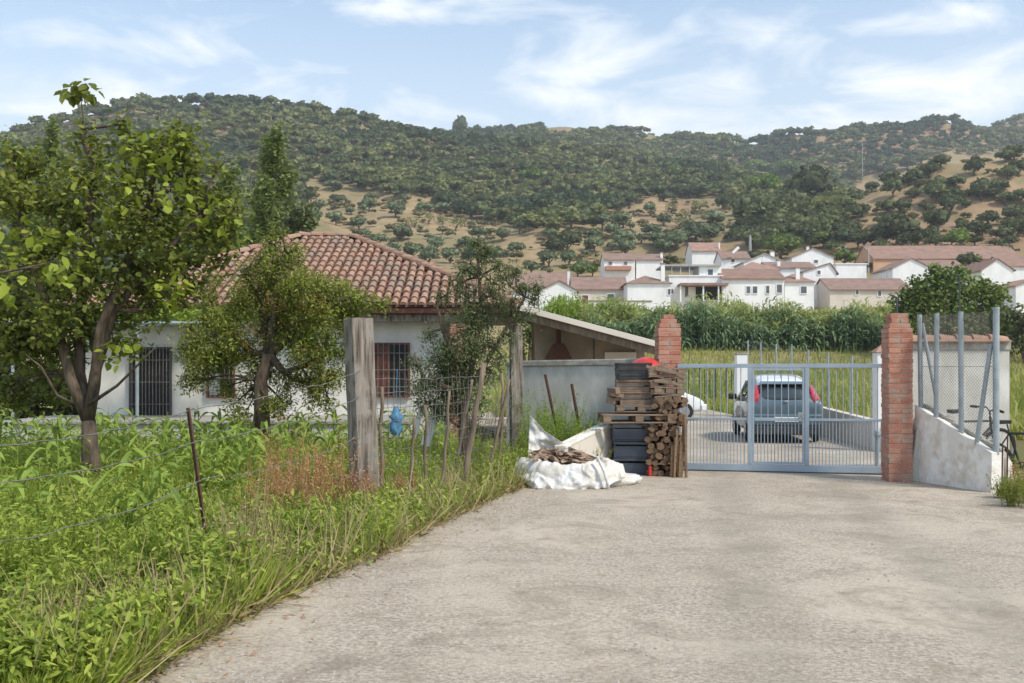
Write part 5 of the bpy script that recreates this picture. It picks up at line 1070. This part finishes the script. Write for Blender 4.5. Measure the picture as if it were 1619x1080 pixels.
def canes(name, lab, n, pa, pb, Y0, Y1, h0, h1, m_):
    parts = []; pos = []; yaw = []; pit = []; siz = []; st = []
    for i in range(n):
        Y = rnd.uniform(Y0, Y1); px = rnd.uniform(pa, pb); X = (px-CX)/F*Y; z = land(X, Y); hh = rnd.uniform(h0, h1)*(1+.8*noise.noise((X*.28, Y*.2, 0))); lean = rnd.uniform(-.12, .12); ly = rnd.uniform(-.1, .1)
        st.append((X, Y, z-.1, hh))
        for k in range(15):
            t = .12+.88*k/15; yaw.append(rnd.uniform(0, 2*PI)); pos.append((X+lean*hh*t*t, Y+ly*hh*t*t, z+hh*t)); pit.append(rnd.uniform(-.5, .8)-.4*(t < .5)); siz.append(rnd.uniform(.55, 1.0))
    LONG = (np.array([(-.07, 0, 0), (.07, 0, 0), (.10, .45, .10), (-.10, .45, .10), (.01, .95, -.18), (-.01, .95, -.18)]), np.array([(0, 1, 2, 3), (3, 2, 4, 5)]))
    parts.append(scatter(LONG, np.array(pos), np.array(siz), np.array(yaw), np.array(pit), NR.uniform(-.3, .3, len(pos))))
    S = np.array(st); n2 = len(S); tv = np.array([(-.02, 0, 0), (.02, 0, 0), (.014, 0, 1), (-.014, 0, 1)])
    V = np.zeros((n2, 4, 3)); V[:, :, 0] = S[:, 0:1]+tv[None, :, 0]*1.6; V[:, :, 1] = S[:, 1:2]; V[:, :, 2] = S[:, 2:3]+tv[None, :, 2]*S[:, 3:4]
    parts.append((V.reshape(-1, 3), np.arange(n2*4).reshape(-1, 4)))
    props(mesh_np(name, *join(parts), m_), lab, 'canes', None, 'stuff')
canes('giant_reeds', 'tall green reed thicket between the meadow and the village', 2600, 925, 1412, 83, 94, 1.9, 3.3, 'cane')
canes('blue_reeds', 'darker bluish reeds mixed into the tall reed thicket', 900, 930, 1412, 81.5, 86, 1.4, 2.8, 'cane_dark')
canes('reeds', 'lower yellowish reeds and scrub at the left end of the thicket', 500, 860, 1010, 95, 108, 2.2, 3.2, 'leaf_vine')
# ------------------------------------------------------------------ garden trees
def tree(name, lab, trunk, stems, blobs, D, leafm_, leaf, per, trad=.12, tpl=LEAF, cat='tree', dz=.5, extra=None, twig=.35, outlier=.12):
    """trunk: photo pixels root>fork; stems join the fork to every blob; blobs: (px,py,rpx,depth offset)"""
    base = P(*trunk[0], D); base.z = 0; t = thing(name, lab, cat, tuple(base)); m = MB()
    tp = [P(px, py, D) for px, py in trunk]; tp[0].z = -.05; k = len(tp)
    m.tube(tp, [trad*(1-.35*i/(k-1)) for i in range(k)], 10, wob=.10)
    fork = tp[-1]; nodes = [(p, trad*.55) for p in tp[max(1, k-2):]]
    for stem in stems:
        sp = [fork]+[P(px, py, D+o) for px, py, o in stem]; rr = [trad*.6*(1-.6*i/(len(sp)-1)) for i in range(len(sp))]; m.tube(sp, rr, 7, wob=.08); nodes += [(a.lerp(b, f), r_) for a, b, r_ in zip(sp[:-1], sp[1:], rr[1:]) for f in (.5, 1)]
    pts = []; cs = []
    for (px, py, r_, o) in blobs:
        c_ = P(px, py, D+o); rad = r_/F*D; n0 = min(nodes, key=lambda q_: (q_[0]-c_).length+(.8 if q_[0].z > c_.z+.3 else 0)); mid = n0[0].lerp(c_, .5)+Vector((rnd.uniform(-.1, .1), rnd.uniform(-.1, .1), rnd.uniform(-.05, .12)))
        m.tube([n0[0], mid, c_], [min(.035, n0[1]*.6), .02, .008], 5)
        for q_ in range(7):
            dvv = Vector((rnd.gauss(0, 1), rnd.gauss(0, 1), rnd.gauss(0, 1))).normalized(); e_ = c_+dvv*rad*rnd.uniform(.7, 1.15); m.tube([c_.lerp(mid, rnd.random()*.5), c_.lerp(e_, .6)+Vector((0, 0, .03)), e_], [.009, .006, .003], 4)
            n3 = int(per*(max(rad, .2)**2)*.09); f_ = NR.uniform(.2, 1.0, n3)[:, None]; pts.append(np.array(c_)*(1-f_)+np.array(e_)*f_+NR.normal(0, .05+leaf*.45, (n3, 3)))
        n_ = int(per*max(rad, .18)**2*.38); pts.append(blobpts(c_, (rad, rad, rad*.9), n_, .2))
    m.build('trunk', 'bark', t, smooth=True); pts = np.concatenate(pts)
    n_ = len(pts); mesh_np('foliage', *scatter(tpl, pts, NR.uniform(.6, 1.15, n_)*leaf, None, NR.normal(-.35, .45, n_), NR.normal(0, .5, n_)), leafm_, t)
    if extra:
        for nm, mt_, idx, nn_, lf in extra:
            pp = np.concatenate([blobpts(P(px, py, D+o), r_/F*D, nn_, .7) for (px, py, r_, o) in idx]); mesh_np(nm, *scatter(tpl, pp, NR.uniform(.6, 1.15, len(pp))*lf, None, NR.normal(-.3, .5, len(pp)), NR.normal(0, .5, len(pp))), mt_, t)
    return t
B1 = [(60, 330, 60, 0), (150, 275, 62, .2), (235, 262, 55, 0), (205, 228, 32, 0), (285, 240, 38, -.2), (300, 290, 52, 0), (335, 330, 42, .3), (330, 380, 46, -.2), (270, 350, 62, .4), (200, 340, 70, -.3), (120, 360, 70, .4), (50, 410, 62, 0), (130, 440, 66, -.3), (210, 420, 66, .2), (285, 430, 50, -.1), (240, 490, 40, .2), (170, 500, 50, .5), (90, 500, 55, -.2), (30, 480, 55, .5), (20, 550, 45, .2), (100, 560, 36, .6), (-45, 420, 60, .2), (130, 222, 26, 0), (40, 270, 28, .3), (350, 350, 26, -.4), (315, 455, 22, 0), (10, 610, 40, .9), (65, 590, 30, .9), (265, 215, 16, 0), (300, 255, 26, .1), (25, 250, 22, 0), (60, 260, 26, .3), (196, 196, 12, 0), (288, 208, 14, 0), (345, 268, 18, 0), (365, 365, 18, 0), (372, 330, 12, 0), (350, 410, 18, 0), (290, 480, 20, 0), (215, 545, 20, .1), (0, 300, 40, 0), (60, 540, 50, .4), (0, 520, 60, .3), (130, 520, 40, .3), (30, 620, 40, 1.2), (90, 620, 30, 1.2), (180, 545, 26, .6), (240, 440, 50, .5)]
t1 = tree('mulberry_tree', 'large broad leafed tree with a thick forked trunk filling the left of the view', [(146, 775), (144, 720), (140, 665)], [[(112, 600, 0), (92, 520, .1), (55, 430, 0), (30, 330, 0)], [(126, 590, .2), (128, 480, .3), (140, 360, .2), (150, 270, .1), (128, 205, 0)], [(150, 610, -.1), (158, 520, -.2), (195, 430, 0), (235, 330, .1), (245, 260, 0)], [(150, 590, .2), (180, 490, 0), (250, 410, 0), (320, 340, 0)]],
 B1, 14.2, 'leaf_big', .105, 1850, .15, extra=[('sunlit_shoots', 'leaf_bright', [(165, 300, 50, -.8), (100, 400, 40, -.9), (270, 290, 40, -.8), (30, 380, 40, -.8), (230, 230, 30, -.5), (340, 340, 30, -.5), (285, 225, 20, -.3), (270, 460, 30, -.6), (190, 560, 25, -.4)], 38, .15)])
m = MB(); a = P(131, 222, 14.2); b = P(127, 150, 14.2); m.tube([a, a.lerp(b, .5)+Vector((.02, 0, 0)), b], [.013, .010, .007], 5); m.tube([P(140, 640, 14.1), P(185, 610, 13.9), P(225, 570, 13.8), P(250, 545, 13.8)], [.03, .02, .014, .008], 6)
m.tube([P(118, 640, 14.1), P(90, 625, 13.8), P(65, 580, 13.8), P(40, 560, 13.7)], [.03, .02, .014, .008], 6); m.build('bare_shoots', 'bark', t1, smooth=True)
sp_ = np.array([P(x_, y_, 14.2) for x_, y_ in ((125, 128), (118, 132), (108, 140), (102, 148), (112, 152), (122, 143), (130, 138), (138, 135), (147, 138), (155, 145), (150, 150), (135, 148), (116, 158), (127, 128), (141, 150), (120, 150), (130, 150), (106, 143))])
sp_ = np.concatenate([sp_, sp_+NR.normal(0, .05, sp_.shape)]); mesh_np('top_leaves', *scatter(LEAF, sp_, .17, None, NR.normal(-.7, .4, len(sp_)), NR.normal(0, .4, len(sp_))), 'leaf_big', t1)
# near branch reaching in from the left
nb_ = thing('leafy_branch', 'bright yellow green leafy branch reaching in from the left edge', 'branch', tuple(P(-60, 420, 8))); m = MB()
m.tube([P(-80, 440, 8), P(0, 432, 8), P(60, 420, 8), P(100, 410, 8)], [.016, .012, .008, .004], 5); m.tube([P(-40, 480, 8), P(10, 460, 8), P(30, 440, 8)], [.01, .007, .004], 5); m.build('twig', 'bark', nb_)
pp = np.array([P(x_+rnd.uniform(-6, 6), y_+rnd.uniform(-6, 6), 8+rnd.uniform(-.2, .2)) for x_, y_ in [(95, 415), (105, 425), (90, 430), (85, 440), (100, 445), (112, 432), (97, 408), (80, 425), (5, 425), (20, 430), (30, 440), (10, 445), (0, 460), (12, 470), (25, 455), (8, 480), (-5, 440), (35, 428), (18, 418), (2, 490), (-20, 420), (-30, 450), (-10, 500)]]); n_ = len(pp)
mesh_np('leaves', *scatter(LEAF, pp, NR.uniform(.10, .17, n_), None, NR.normal(-.7, .35, n_), NR.normal(0, .4, n_)), 'leaf_bright', nb_)
t2 = tree('fig_tree', 'spreading yellow green fruit tree with a pale stump like trunk in front of the farmhouse', [(418, 712), (414, 650), (412, 600), (425, 560)], [[(400, 560, .2), (360, 520, 0), (320, 540, 0)], [(430, 520, 0), (440, 460, 0), (450, 400, 0)], [(450, 540, 0), (500, 480, 0), (560, 470, 0)], [(420, 500, .2), (390, 440, .2)], [(450, 590, 0), (500, 570, 0)]],
 [(430, 420, 34, 0), (425, 385, 16, 0), (455, 445, 40, .2), (400, 465, 42, 0), (470, 490, 46, 0), (525, 470, 36, 0), (570, 478, 26, 0), (605, 480, 14, 0), (430, 520, 50, .3), (370, 520, 40, 0), (340, 550, 36, 0), (315, 570, 28, -.2), (300, 600, 18, 0), (390, 570, 38, .2), (480, 550, 44, -.2), (510, 590, 34, 0), (460, 600, 34, .2), (520, 545, 28, .1), (495, 630, 20, 0), (430, 640, 22, -.3), (400, 620, 22, .3), (545, 515, 24, 0), (330, 510, 26, .2), (360, 610, 22, .3), (470, 395, 16, 0), (410, 410, 16, 0), (385, 660, 18, 0), (520, 640, 14, 0), (450, 520, 50, .6), (490, 540, 44, .6), (420, 450, 40, .5), (380, 480, 34, .4), (360, 560, 34, .4), (470, 450, 34, -.4), (500, 500, 36, -.3), (310, 540, 26, 0), (440, 370, 12, 0), (330, 470, 20, .3), (340, 440, 16, .3), (545, 460, 22, .3), (420, 590, 34, .5), (500, 610, 26, .4), (450, 640, 24, .5), (395, 690, 16, -.3), (370, 640, 16, .3), (300, 560, 26, .1), (315, 600, 24, .1), (330, 575, 30, .3), (345, 505, 30, .2), (540, 500, 30, .2), (545, 560, 26, .2), (530, 600, 24, .2), (500, 455, 30, .1), (390, 425, 22, .2), (455, 410, 24, .1), (560, 490, 20, 0), (300, 520, 18, .2)], 19, 'leaf_fig', .085, 5200, .17, tpl=SLIM,
 extra=[('reddish_leaves', 'leaf_red', [(460, 500, 26, -.5), (430, 480, 20, -.5), (400, 530, 22, -.4), (490, 560, 20, -.5), (500, 480, 16, -.4), (425, 690, 14, -.3), (440, 660, 12, -.3)], 40, .08), ('bright_shoots', 'leaf_vine', [(440, 410, 28, -.4), (540, 470, 30, -.4), (350, 540, 36, -.5), (480, 450, 30, -.5), (510, 540, 26, -.6), (590, 478, 14, -.1)], 90, .085)])
t3 = tree('plum_tree', 'loose dark leaved plum tree with tall thin shoots beside the wire net', [(735, 742), (732, 680), (738, 620)], [[(720, 570, 0), (700, 520, 0), (690, 480, 0)], [(750, 560, 0), (760, 480, 0), (755, 400, 0)], [(765, 580, 0), (800, 520, 0), (830, 470, 0)], [(700, 610, 0), (670, 600, 0), (655, 560, 0)]],
 [(740, 560, 40, 0), (700, 570, 38, .1), (765, 540, 34, 0), (735, 500, 32, 0), (775, 470, 28, 0), (725, 450, 22, 0), (700, 470, 14, 0), (800, 480, 24, 0), (830, 500, 18, 0), (845, 475, 12, 0), (755, 430, 16, 0), (770, 395, 9, 0), (752, 385, 8, 0), (790, 420, 12, 0), (815, 430, 10, 0), (670, 600, 26, 0), (655, 575, 14, .1), (700, 620, 32, .2), (745, 610, 34, 0), (775, 590, 24, 0), (670, 640, 20, .2), (720, 650, 26, .2), (760, 640, 20, .1), (800, 530, 16, 0), (680, 530, 14, .1), (850, 455, 7, 0), (825, 455, 10, 0), (800, 440, 14, 0), (740, 470, 22, .1), (700, 590, 40, .3), (730, 580, 40, .4), (670, 620, 26, .3), (710, 540, 30, .2), (750, 520, 30, .2), (770, 500, 26, .2), (720, 620, 36, .4), (690, 650, 24, .3), (740, 670, 22, .3), (790, 570, 20, 0), (780, 450, 18, 0), (810, 500, 20, .1), (735, 430, 14, 0), (765, 410, 12, 0)], 16.4, 'leaf_plum', .06, 7500, .09, tpl=SLIM)
def poplar(lab, px, pb, pt, wpx, D, n=3800, leafm_='leaf_poplar'):
    b_ = P(px, pb, D); b_.z = land(b_.x, D); tp = P(px, pt, D); t = thing('poplar', lab, 'tree', tuple(b_)); m = MB(); m.tube([b_, b_.lerp(tp, .5), tp-Vector((0, 0, .3))], [.16, .09, .02], 7)
    Hh = tp.z-b_.z; w_ = wpx/F*D
    pts = []
    for k in range(34):
        f = .16+.8*k/34; a = rnd.uniform(0, 6.28); r_ = w_*.5*(.35+1.0*math.sin(min(1, (1-f)*1.5+.12)*PI/2)); e_ = b_+Vector((math.cos(a)*r_, math.sin(a)*r_, Hh*f+r_*1.2)); s_ = b_+Vector((0, 0, Hh*f-r_*.4)); m.tube([s_, s_.lerp(e_, .5)+Vector((math.cos(a)*r_*.2, math.sin(a)*r_*.2, 0)), e_], [.03, .02, .006], 4)
        nn_ = n//34; ff = NR.uniform(.15, 1.1, nn_)[:, None]; pts.append(np.array(s_)*(1-ff)+np.array(e_)*ff+NR.normal(0, 1, (nn_, 3))*np.array([w_*.10, w_*.10, w_*.16]))
    m.build('trunk', 'bark', t); pts = np.concatenate(pts); mesh_np('foliage', *scatter(LEAF, pts, NR.uniform(.16, .30, len(pts))*D/50, None, None, None), leafm_, t)
poplar('tall narrow poplar just left of the farmhouse roof ridge', 436, 640, 206, 50, 55, 5200)
poplar('shorter poplar beside the tall narrow poplar behind the roof', 402, 640, 285, 26, 58, 1800)
poplar('dark poplar rising behind the big left tree', 78, 640, 190, 46, 52, 3200)
poplar('poplar showing at the far left edge above the big tree', 20, 640, 222, 52, 55, 3800, 'leaf_green')
poplar('thin poplar behind the right side of the big left tree', 366, 640, 255, 34, 60, 2200, 'leaf_green')
def bushy(lab, D, blobs, m_, leaf, per, root=None, name='tree'):
    px = sum(b[0] for b in blobs)/len(blobs) if root is None else root; py0 = HY+H/D*F
    return tree(name, lab, [(px, py0), (px, (py0+min(b[1] for b in blobs))/2+20)], [[(b[0], b[1], 0)] for b in blobs[:3]], blobs, D, m_, leaf, per, .14)
bushy('round dark tree right of the tall poplar behind the farmhouse', 48, [(478, 335, 20, 0), (468, 352, 20, .5), (460, 372, 20, 0), (488, 350, 14, 0)], 'leaf_oak', .28, 500)
bushy('leafy tree behind the left slope of the farmhouse roof', 44, [(375, 385, 28, 0), (345, 365, 30, 0),  (330, 400, 40, 0), (290, 380, 40, 1), (250, 410, 45, 0)], 'leaf_green', .24, 450)
bushy('dense dark tree closing the view behind the mulberry trunk', 27, [(20, 560, 70, 0), (80, 600, 60, 0), (-50, 600, 80, 0), (150, 590, 40, 0), (10, 460, 70, .5), (80, 480, 60, 1), (-40, 480, 70, .5), (150, 520, 50, 1), (110, 650, 36, 0), (40, 650, 44, 0)], 'leaf_oak', .18, 900)
bushy('large dark round walnut tree behind the mesh fence at the right', 78, [(1500, 470, 44, 0), (1460, 490, 40, 0), (1545, 485, 40, 0), (1500, 440, 24, 0), (1530, 455, 26, 0), (1465, 455, 28, 0), (1435, 505, 26, 0), (1580, 510, 34, 0), (1500, 515, 40, -1), (1545, 520, 36, -1), (1455, 525, 30, -1), (1600, 530, 26, 0), (1415, 525, 14, -1), (1430, 480, 24, 0), (1575, 470, 24, 0), (1480, 430, 18, 0), (1520, 432, 16, 0), (1560, 460, 24, 0), (1440, 460, 20, 0)], 'leaf_green', .34, 330)
bushy('dark bush at the right edge below the end wall building', 74, [(1612, 500, 26, 0), (1640, 520, 30, 0), (1610, 540, 22, 0)], 'leaf_oak', .3, 330)
bushy('green shrubs between the outbuilding and the plum tree', 32, [(838, 520, 16, 0), (850, 540, 16, 0), (825, 545, 14, 0)], 'leaf_green', .13, 1800)
# ------------------------------------------------------------------ garden plants
def corn():
    t = thing('maize_plant', 'x', 'maize'); ORG[t.name] = Vector((0, 0, 0)); hh = rnd.uniform(.75, 1.0); m = MB(); m.tube([(0, 0, -.02), (.01, .01, hh*.5), (0, .02, hh)], [.014, .011, .005], 6); m.build('stalk', 'corn', t); m = MB()
    for k in range(10):
        z0 = hh*(.12+.8*k/10); a = k*2.45+rnd.uniform(-.5, .5); Ln = rnd.uniform(.40, .68)*(1-.2*(k > 7)); up = rnd.uniform(.7, 1.3); pr = []
        for j in range(8):
            s_ = j/7; x = Ln*s_*.85; z = z0+up*x*(1-1.15*s_)*1.1; wdt = .036*math.sin(PI*(.12+.88*s_))**.7*(1.0); ca, sa = math.cos(a), math.sin(a); wv = .015*math.sin(s_*11+k)
            for e_ in (-1, 0, 1): pr.append((ca*x-sa*e_*wdt, sa*x+ca*e_*wdt, z+abs(e_)*.014+e_*wv))
        m.add(pr, [(j*3+i, j*3+i+1, (j+1)*3+i+1, (j+1)*3+i) for j in range(7) for i in range(2)])
    m.build('leaves', 'corn', t, smooth=True, fix=False); return t
CP = [corn() for _ in range(4)]; k = 0; used = []
def garden_ok(x, y, mar=.35): return x < edge(y)-mar and not (y > 21.6)
rows_ = []
for Y in np.arange(9.0, 20.5, .95):
    x = edge(Y)-1.2 if Y > 13.0 else -3.4
    while (x/Y*F+CX) > -60:
        px = x/Y*F+CX
        if rnd.random() < .72 and not (px > 540 and Y < 18) and not(px > 700) and not (Y < 14.4 and abs(px-(150-25*(14-Y)*0)) < 42) and not (Y < 12 and px > 200 and rnd.random() < .7): rows_.append((x+rnd.uniform(-.2, .2), Y+rnd.uniform(-.25, .25)))
        x -= .50
for (x, y) in rows_[:290]:
    o = CP[k] if k < 4 else copy_tree(CP[rnd.randrange(4)]); k += 1; s_ = rnd.uniform(.72, 1.1); o.location = (x, y, 0); o.scale = (s_,)*3; o.rotation_euler = (rnd.uniform(-.1, .1), rnd.uniform(-.1, .1), rnd.uniform(0, 6.28)); props(o, 'young green maize plant with arching leaves in the garden plot left of the drive', 'maize', 'young maize plants in the garden')
print('corn', k)
def pts_in(n, y0, y1, pw=1.6, x_off=0, band=None, lim=-12):
    Y = y0+(y1-y0)*NR.uniform(0, 1, n)**pw; E = np.interp(Y, [e[0] for e in EDGE], [e[1] for e in EDGE])
    Lx = np.maximum((-90-CX)/F*Y, lim)
    if band: X = E-x_off-NR.uniform(0, 1, n)**1.5*band
    else: X = Lx+(E-x_off-Lx)*NR.uniform(0, 1, n)
    ok_ = (X > Lx-.3); return np.stack([X[ok_], Y[ok_], np.zeros(ok_.sum())], -1)
def hfield(p, a=1.0): return np.array([.62+.75*noise.noise((x*.9, y*.9, 0))+.5*noise.noise((x*2.4, y*2.4, 9)) for x, y, _ in p])*a
p = pts_in(150000, 4.6, 21.8, 1.7, -.02); hf = np.clip(hfield(p), .3, 1.7)*1.25; n_ = len(p)
mesh_np('grass', *scatter(BLADE, p, NR.uniform(.14, .42, n_)*hf, None, NR.normal(0, .35, n_), NR.normal(0, .35, n_)), 'grass'); props(bpy.data.objects['grass'], 'long lush green grass of the garden verge', 'grass', None, 'stuff')
# broad leaved ground weeds: small leaves in clumps of varied height
cl = pts_in(2600, 4.7, 21, 1.5, .0); h2 = np.clip(hfield(cl, .62), .15, .9); PP = []
for (c_, hh) in zip(cl, h2):
    n_ = 30; q = NR.normal(0, 1, (n_, 3))*np.array([.09, .09, 0]); q[:, 2] = NR.uniform(0, 1, n_)**.6*hh; PP.append(c_+q)
PP = np.concatenate(PP); n_ = len(PP); mesh_np('weeds', *scatter(SLIM, PP, NR.uniform(.03, .085, n_), None, NR.normal(.0, .6, n_), NR.normal(0, .6, n_)), 'weedleaf'); props(bpy.data.objects['weeds'], 'tangle of low broad leaved weeds along the drive', 'weeds', None, 'stuff')
p = np.concatenate([pts_in(3400, 4.7, 16, 1.5, -.07, 1.0), pts_in(1800, 5, 21, 1.5, .1)]); n_ = len(p)
mesh_np('dry_grass', *scatter((BLADE[0]*np.array([.6, 1.3, 1]), BLADE[1]), p, NR.uniform(.14, .60, n_), None, NR.normal(0, .6, n_), NR.normal(0, .5, n_)), 'straw'); props(bpy.data.objects['dry_grass'], 'dry straw coloured grass along the edge of the drive', 'grass', None, 'stuff')
def stalks(name, lab, spots, n, h0, h1, m_, leafn, lf, spread=.12, cat='weed'):
    for i, (px, py, D, sc_) in enumerate(spots):
        b_ = P(px, py, D); b_.z = 0; t = thing(name, lab if isinstance(lab, str) else lab[i], cat, tuple(b_), 'tall weeds beside the drive' if isinstance(lab, str) else None); m = MB(); pp = []
        for k in range(n):
            a = rnd.uniform(0, 6.28); r_ = rnd.uniform(0, spread)*sc_; hh = rnd.uniform(h0, h1)*sc_; s_ = b_+Vector((math.cos(a)*r_, math.sin(a)*r_, 0)); e_ = s_+Vector((math.cos(a)*hh*rnd.uniform(0, .35), math.sin(a)*hh*rnd.uniform(0, .35), hh)); md = s_.lerp(e_, .55)+Vector((0, 0, .04)); m.tube([s_, md, e_], [.0035, .0028, .0015], 4)
            for q in range(leafn): f = rnd.uniform(.25, 1); c_ = s_.lerp(e_, f); pp.append((c_.x+rnd.gauss(0, .025), c_.y+rnd.gauss(0, .025), c_.z))
        m.build('stems', m_, t, fix=False); pp = np.array(pp); mesh_np('leaves', *scatter(SLIM, pp, NR.uniform(.5, 1.2, len(pp))*lf, None, NR.normal(.2, .6, len(pp)), NR.normal(0, .6, len(pp))), m_, t)
stalks('dried_weed', 'tall dried reddish brown weed clump between the rusty post and the big timber post', [(435, 850, 10.6, 1.1), (470, 845, 10.8, 1.15), (500, 850, 10.7, 1), (520, 835, 11.2, 1.0), (455, 830, 11.2, 1.1), (490, 825, 11.6, 1.1), (540, 848, 10.9, .75), (590, 830, 11.4, .55), (555, 838, 10.9, .8), (430, 870, 9.9, .8), (475, 862, 10.2, .9), (640, 822, 12.2, .5), (415, 870, 10, .6)], 22, .5, 1.0, 'dryweed', 26, .035, .22)
stalks('green_weed', 'leafy bright green weed standing above the grass near the camera', [(60, 1000, 6.2, .8), (20, 900, 6.8, 1), (150, 940, 6.6, .8), (250, 930, 7.2, .8), (100, 860, 7.6, .9), (340, 920, 7.9, .7), (200, 1010, 6.1, .6), (20, 1060, 5.7, .7), (300, 860, 8.8, .8), (560, 850, 10.6, .6), (610, 840, 11.3, .55)], 22, .35, .7, 'weedleaf', 30, .06, .22)
stalks('straw_tuft', 'pale dried grass tuft with long seed stalks beside the rusty iron post', [(385, 950, 7.4, 1), (372, 960, 7.3, .9), (395, 930, 7.8, 1.1), (260, 1040, 6.1, .55), (110, 1075, 5.6, .5)], 26, .35, .85, 'straw', 9, .035, .12)
stalks('tall_weed', 'yellow green flowering weed growing by the yard wall behind the white bag', [(862, 742, 16.3, 1.3), (885, 740, 16.4, 1.4), (905, 735, 16.2, 1.2), (850, 745, 15.9, 1.2), (930, 735, 16.4, 1.1), (878, 735, 16.7, 1.6), (845, 735, 16.6, 1.5), (915, 738, 15.9, 1.1), (945, 735, 16.5, .9), (895, 738, 15.8, 1.1)], 34, .5, .95, 'leaf_vine', 34, .045, .26)
stalks('tall_weed', 'green weed clump at the foot of the second timber post', [(812, 765, 14.9, .8), (795, 770, 14.7, .7), (822, 750, 15.6, 1), (780, 780, 14.2, .6), (760, 790, 13.6, .55)], 30, .3, .7, 'weedleaf', 30, .045, .22)
stalks('shrub', 'straggly olive green weed at the right edge below the low white wall', [(1600, 812, 12.2, .55), (1622, 800, 12.5, .85), (1588, 790, 13.0, .5), (1640, 820, 12.0, 1.0)], 30, .3, .75, 'leaf_fig', 30, .035, .25)
stalks('shrub', 'reddish dry weed behind the low white wall at the right edge', [(1612, 760, 13.6, .7)], 30, .3, .7, 'dryweed', 20, .04, .2)
p = pts_in(1900, 4.7, 16.4, 1.5, -.12, .5); n_ = len(p)
mesh_np('withered_weeds', *scatter((SLIM[0]*np.array([.8, 1, 1]), SLIM[1]), p+np.array([0, 0, .03])+np.stack([np.zeros(n_), np.zeros(n_), NR.uniform(0, .10, n_)], -1), NR.uniform(.03, .12, n_), None, NR.uniform(-.2, 1.0, n_), NR.normal(0, .7, n_)), 'leaf_fade'); props(bpy.data.objects['withered_weeds'], 'withered brown creeping weeds on the lip of the drive', 'weeds', None, 'stuff')
# litter on the drive
n_ = 700; Y = NR.uniform(5, 15.5, n_); E = np.interp(Y, [e[0] for e in EDGE], [e[1] for e in EDGE]); X = E+np.abs(NR.normal(0, .35, n_)); far_ = NR.random(n_) < .12; X[far_] = E[far_]+NR.uniform(0, 6, far_.sum())
mesh_np('leaf_litter', *scatter(SLIM, np.stack([X, Y, np.full(n_, .045)], -1), NR.uniform(.015, .05, n_), None, NR.normal(0, .15, n_), NR.normal(0, .2, n_)), 'dryweed'); props(bpy.data.objects['leaf_litter'], 'scattered dry leaf litter on the concrete drive', 'leaf litter', None, 'stuff')
PEB = (np.array([(-.5, -.4, 0), (.5, -.5, 0), (.6, .4, 0), (-.4, .5, 0), (-.2, -.1, .5), (.3, -.1, .45), (.2, .25, .4), (-.2, .2, .5)]), np.array([(4, 5, 6, 7), (0, 1, 5, 4), (1, 2, 6, 5), (2, 3, 7, 6), (3, 0, 4, 7)]))
n_ = 2600; Y = 4.8+NR.uniform(0, 1, n_)**1.3*11; E = np.interp(Y, [e[0] for e in EDGE], [e[1] for e in EDGE]); X = np.where(NR.random(n_) < .55, E+np.abs(NR.normal(0, .5, n_)), E+NR.uniform(0, 7, n_)); Zp = np.array([.026+.012*noise.noise((x*.7, y*.7, 5)) for x, y in zip(X, Y)])
mesh_np('gravel', *scatter(PEB, np.stack([X, Y, Zp], -1), NR.uniform(.006, .022, n_), None, np.zeros(n_), np.zeros(n_)), 'coping'); props(bpy.data.objects['gravel'], 'loose grit and small stones scattered on the drive', 'gravel', None, 'stuff')
# ------------------------------------------------------------------ air
import os
if True:
    m_ = bpy.data.materials.new('air'); m_.use_nodes = True; n = m_.node_tree.nodes; l = m_.node_tree.links; n.clear(); o_ = n.new('ShaderNodeOutputMaterial'); v_ = n.new('ShaderNodeVolumePrincipled'); v_.inputs['Density'].default_value = .00027; v_.inputs['Color'].default_value = (.88, .93, .98, 1); v_.inputs['Anisotropy'].default_value = .2; l.new(v_.outputs[0], o_.inputs['Volume']); MATS['air'] = m_; M['air'] = m_
    zlo = min(v.co.z for v in bpy.data.objects['ground'].data.vertices)-1; zhi = max(v.co.z for v in bpy.data.objects['ground'].data.vertices)+25
    xs = [v.co.x for v in bpy.data.objects['ground'].data.vertices]
    m = MB(); m.box((min(xs)-20, -60, zlo), (max(xs)+20, 3300, zhi)); props(m.build('haze', 'air'), kind='stuff')
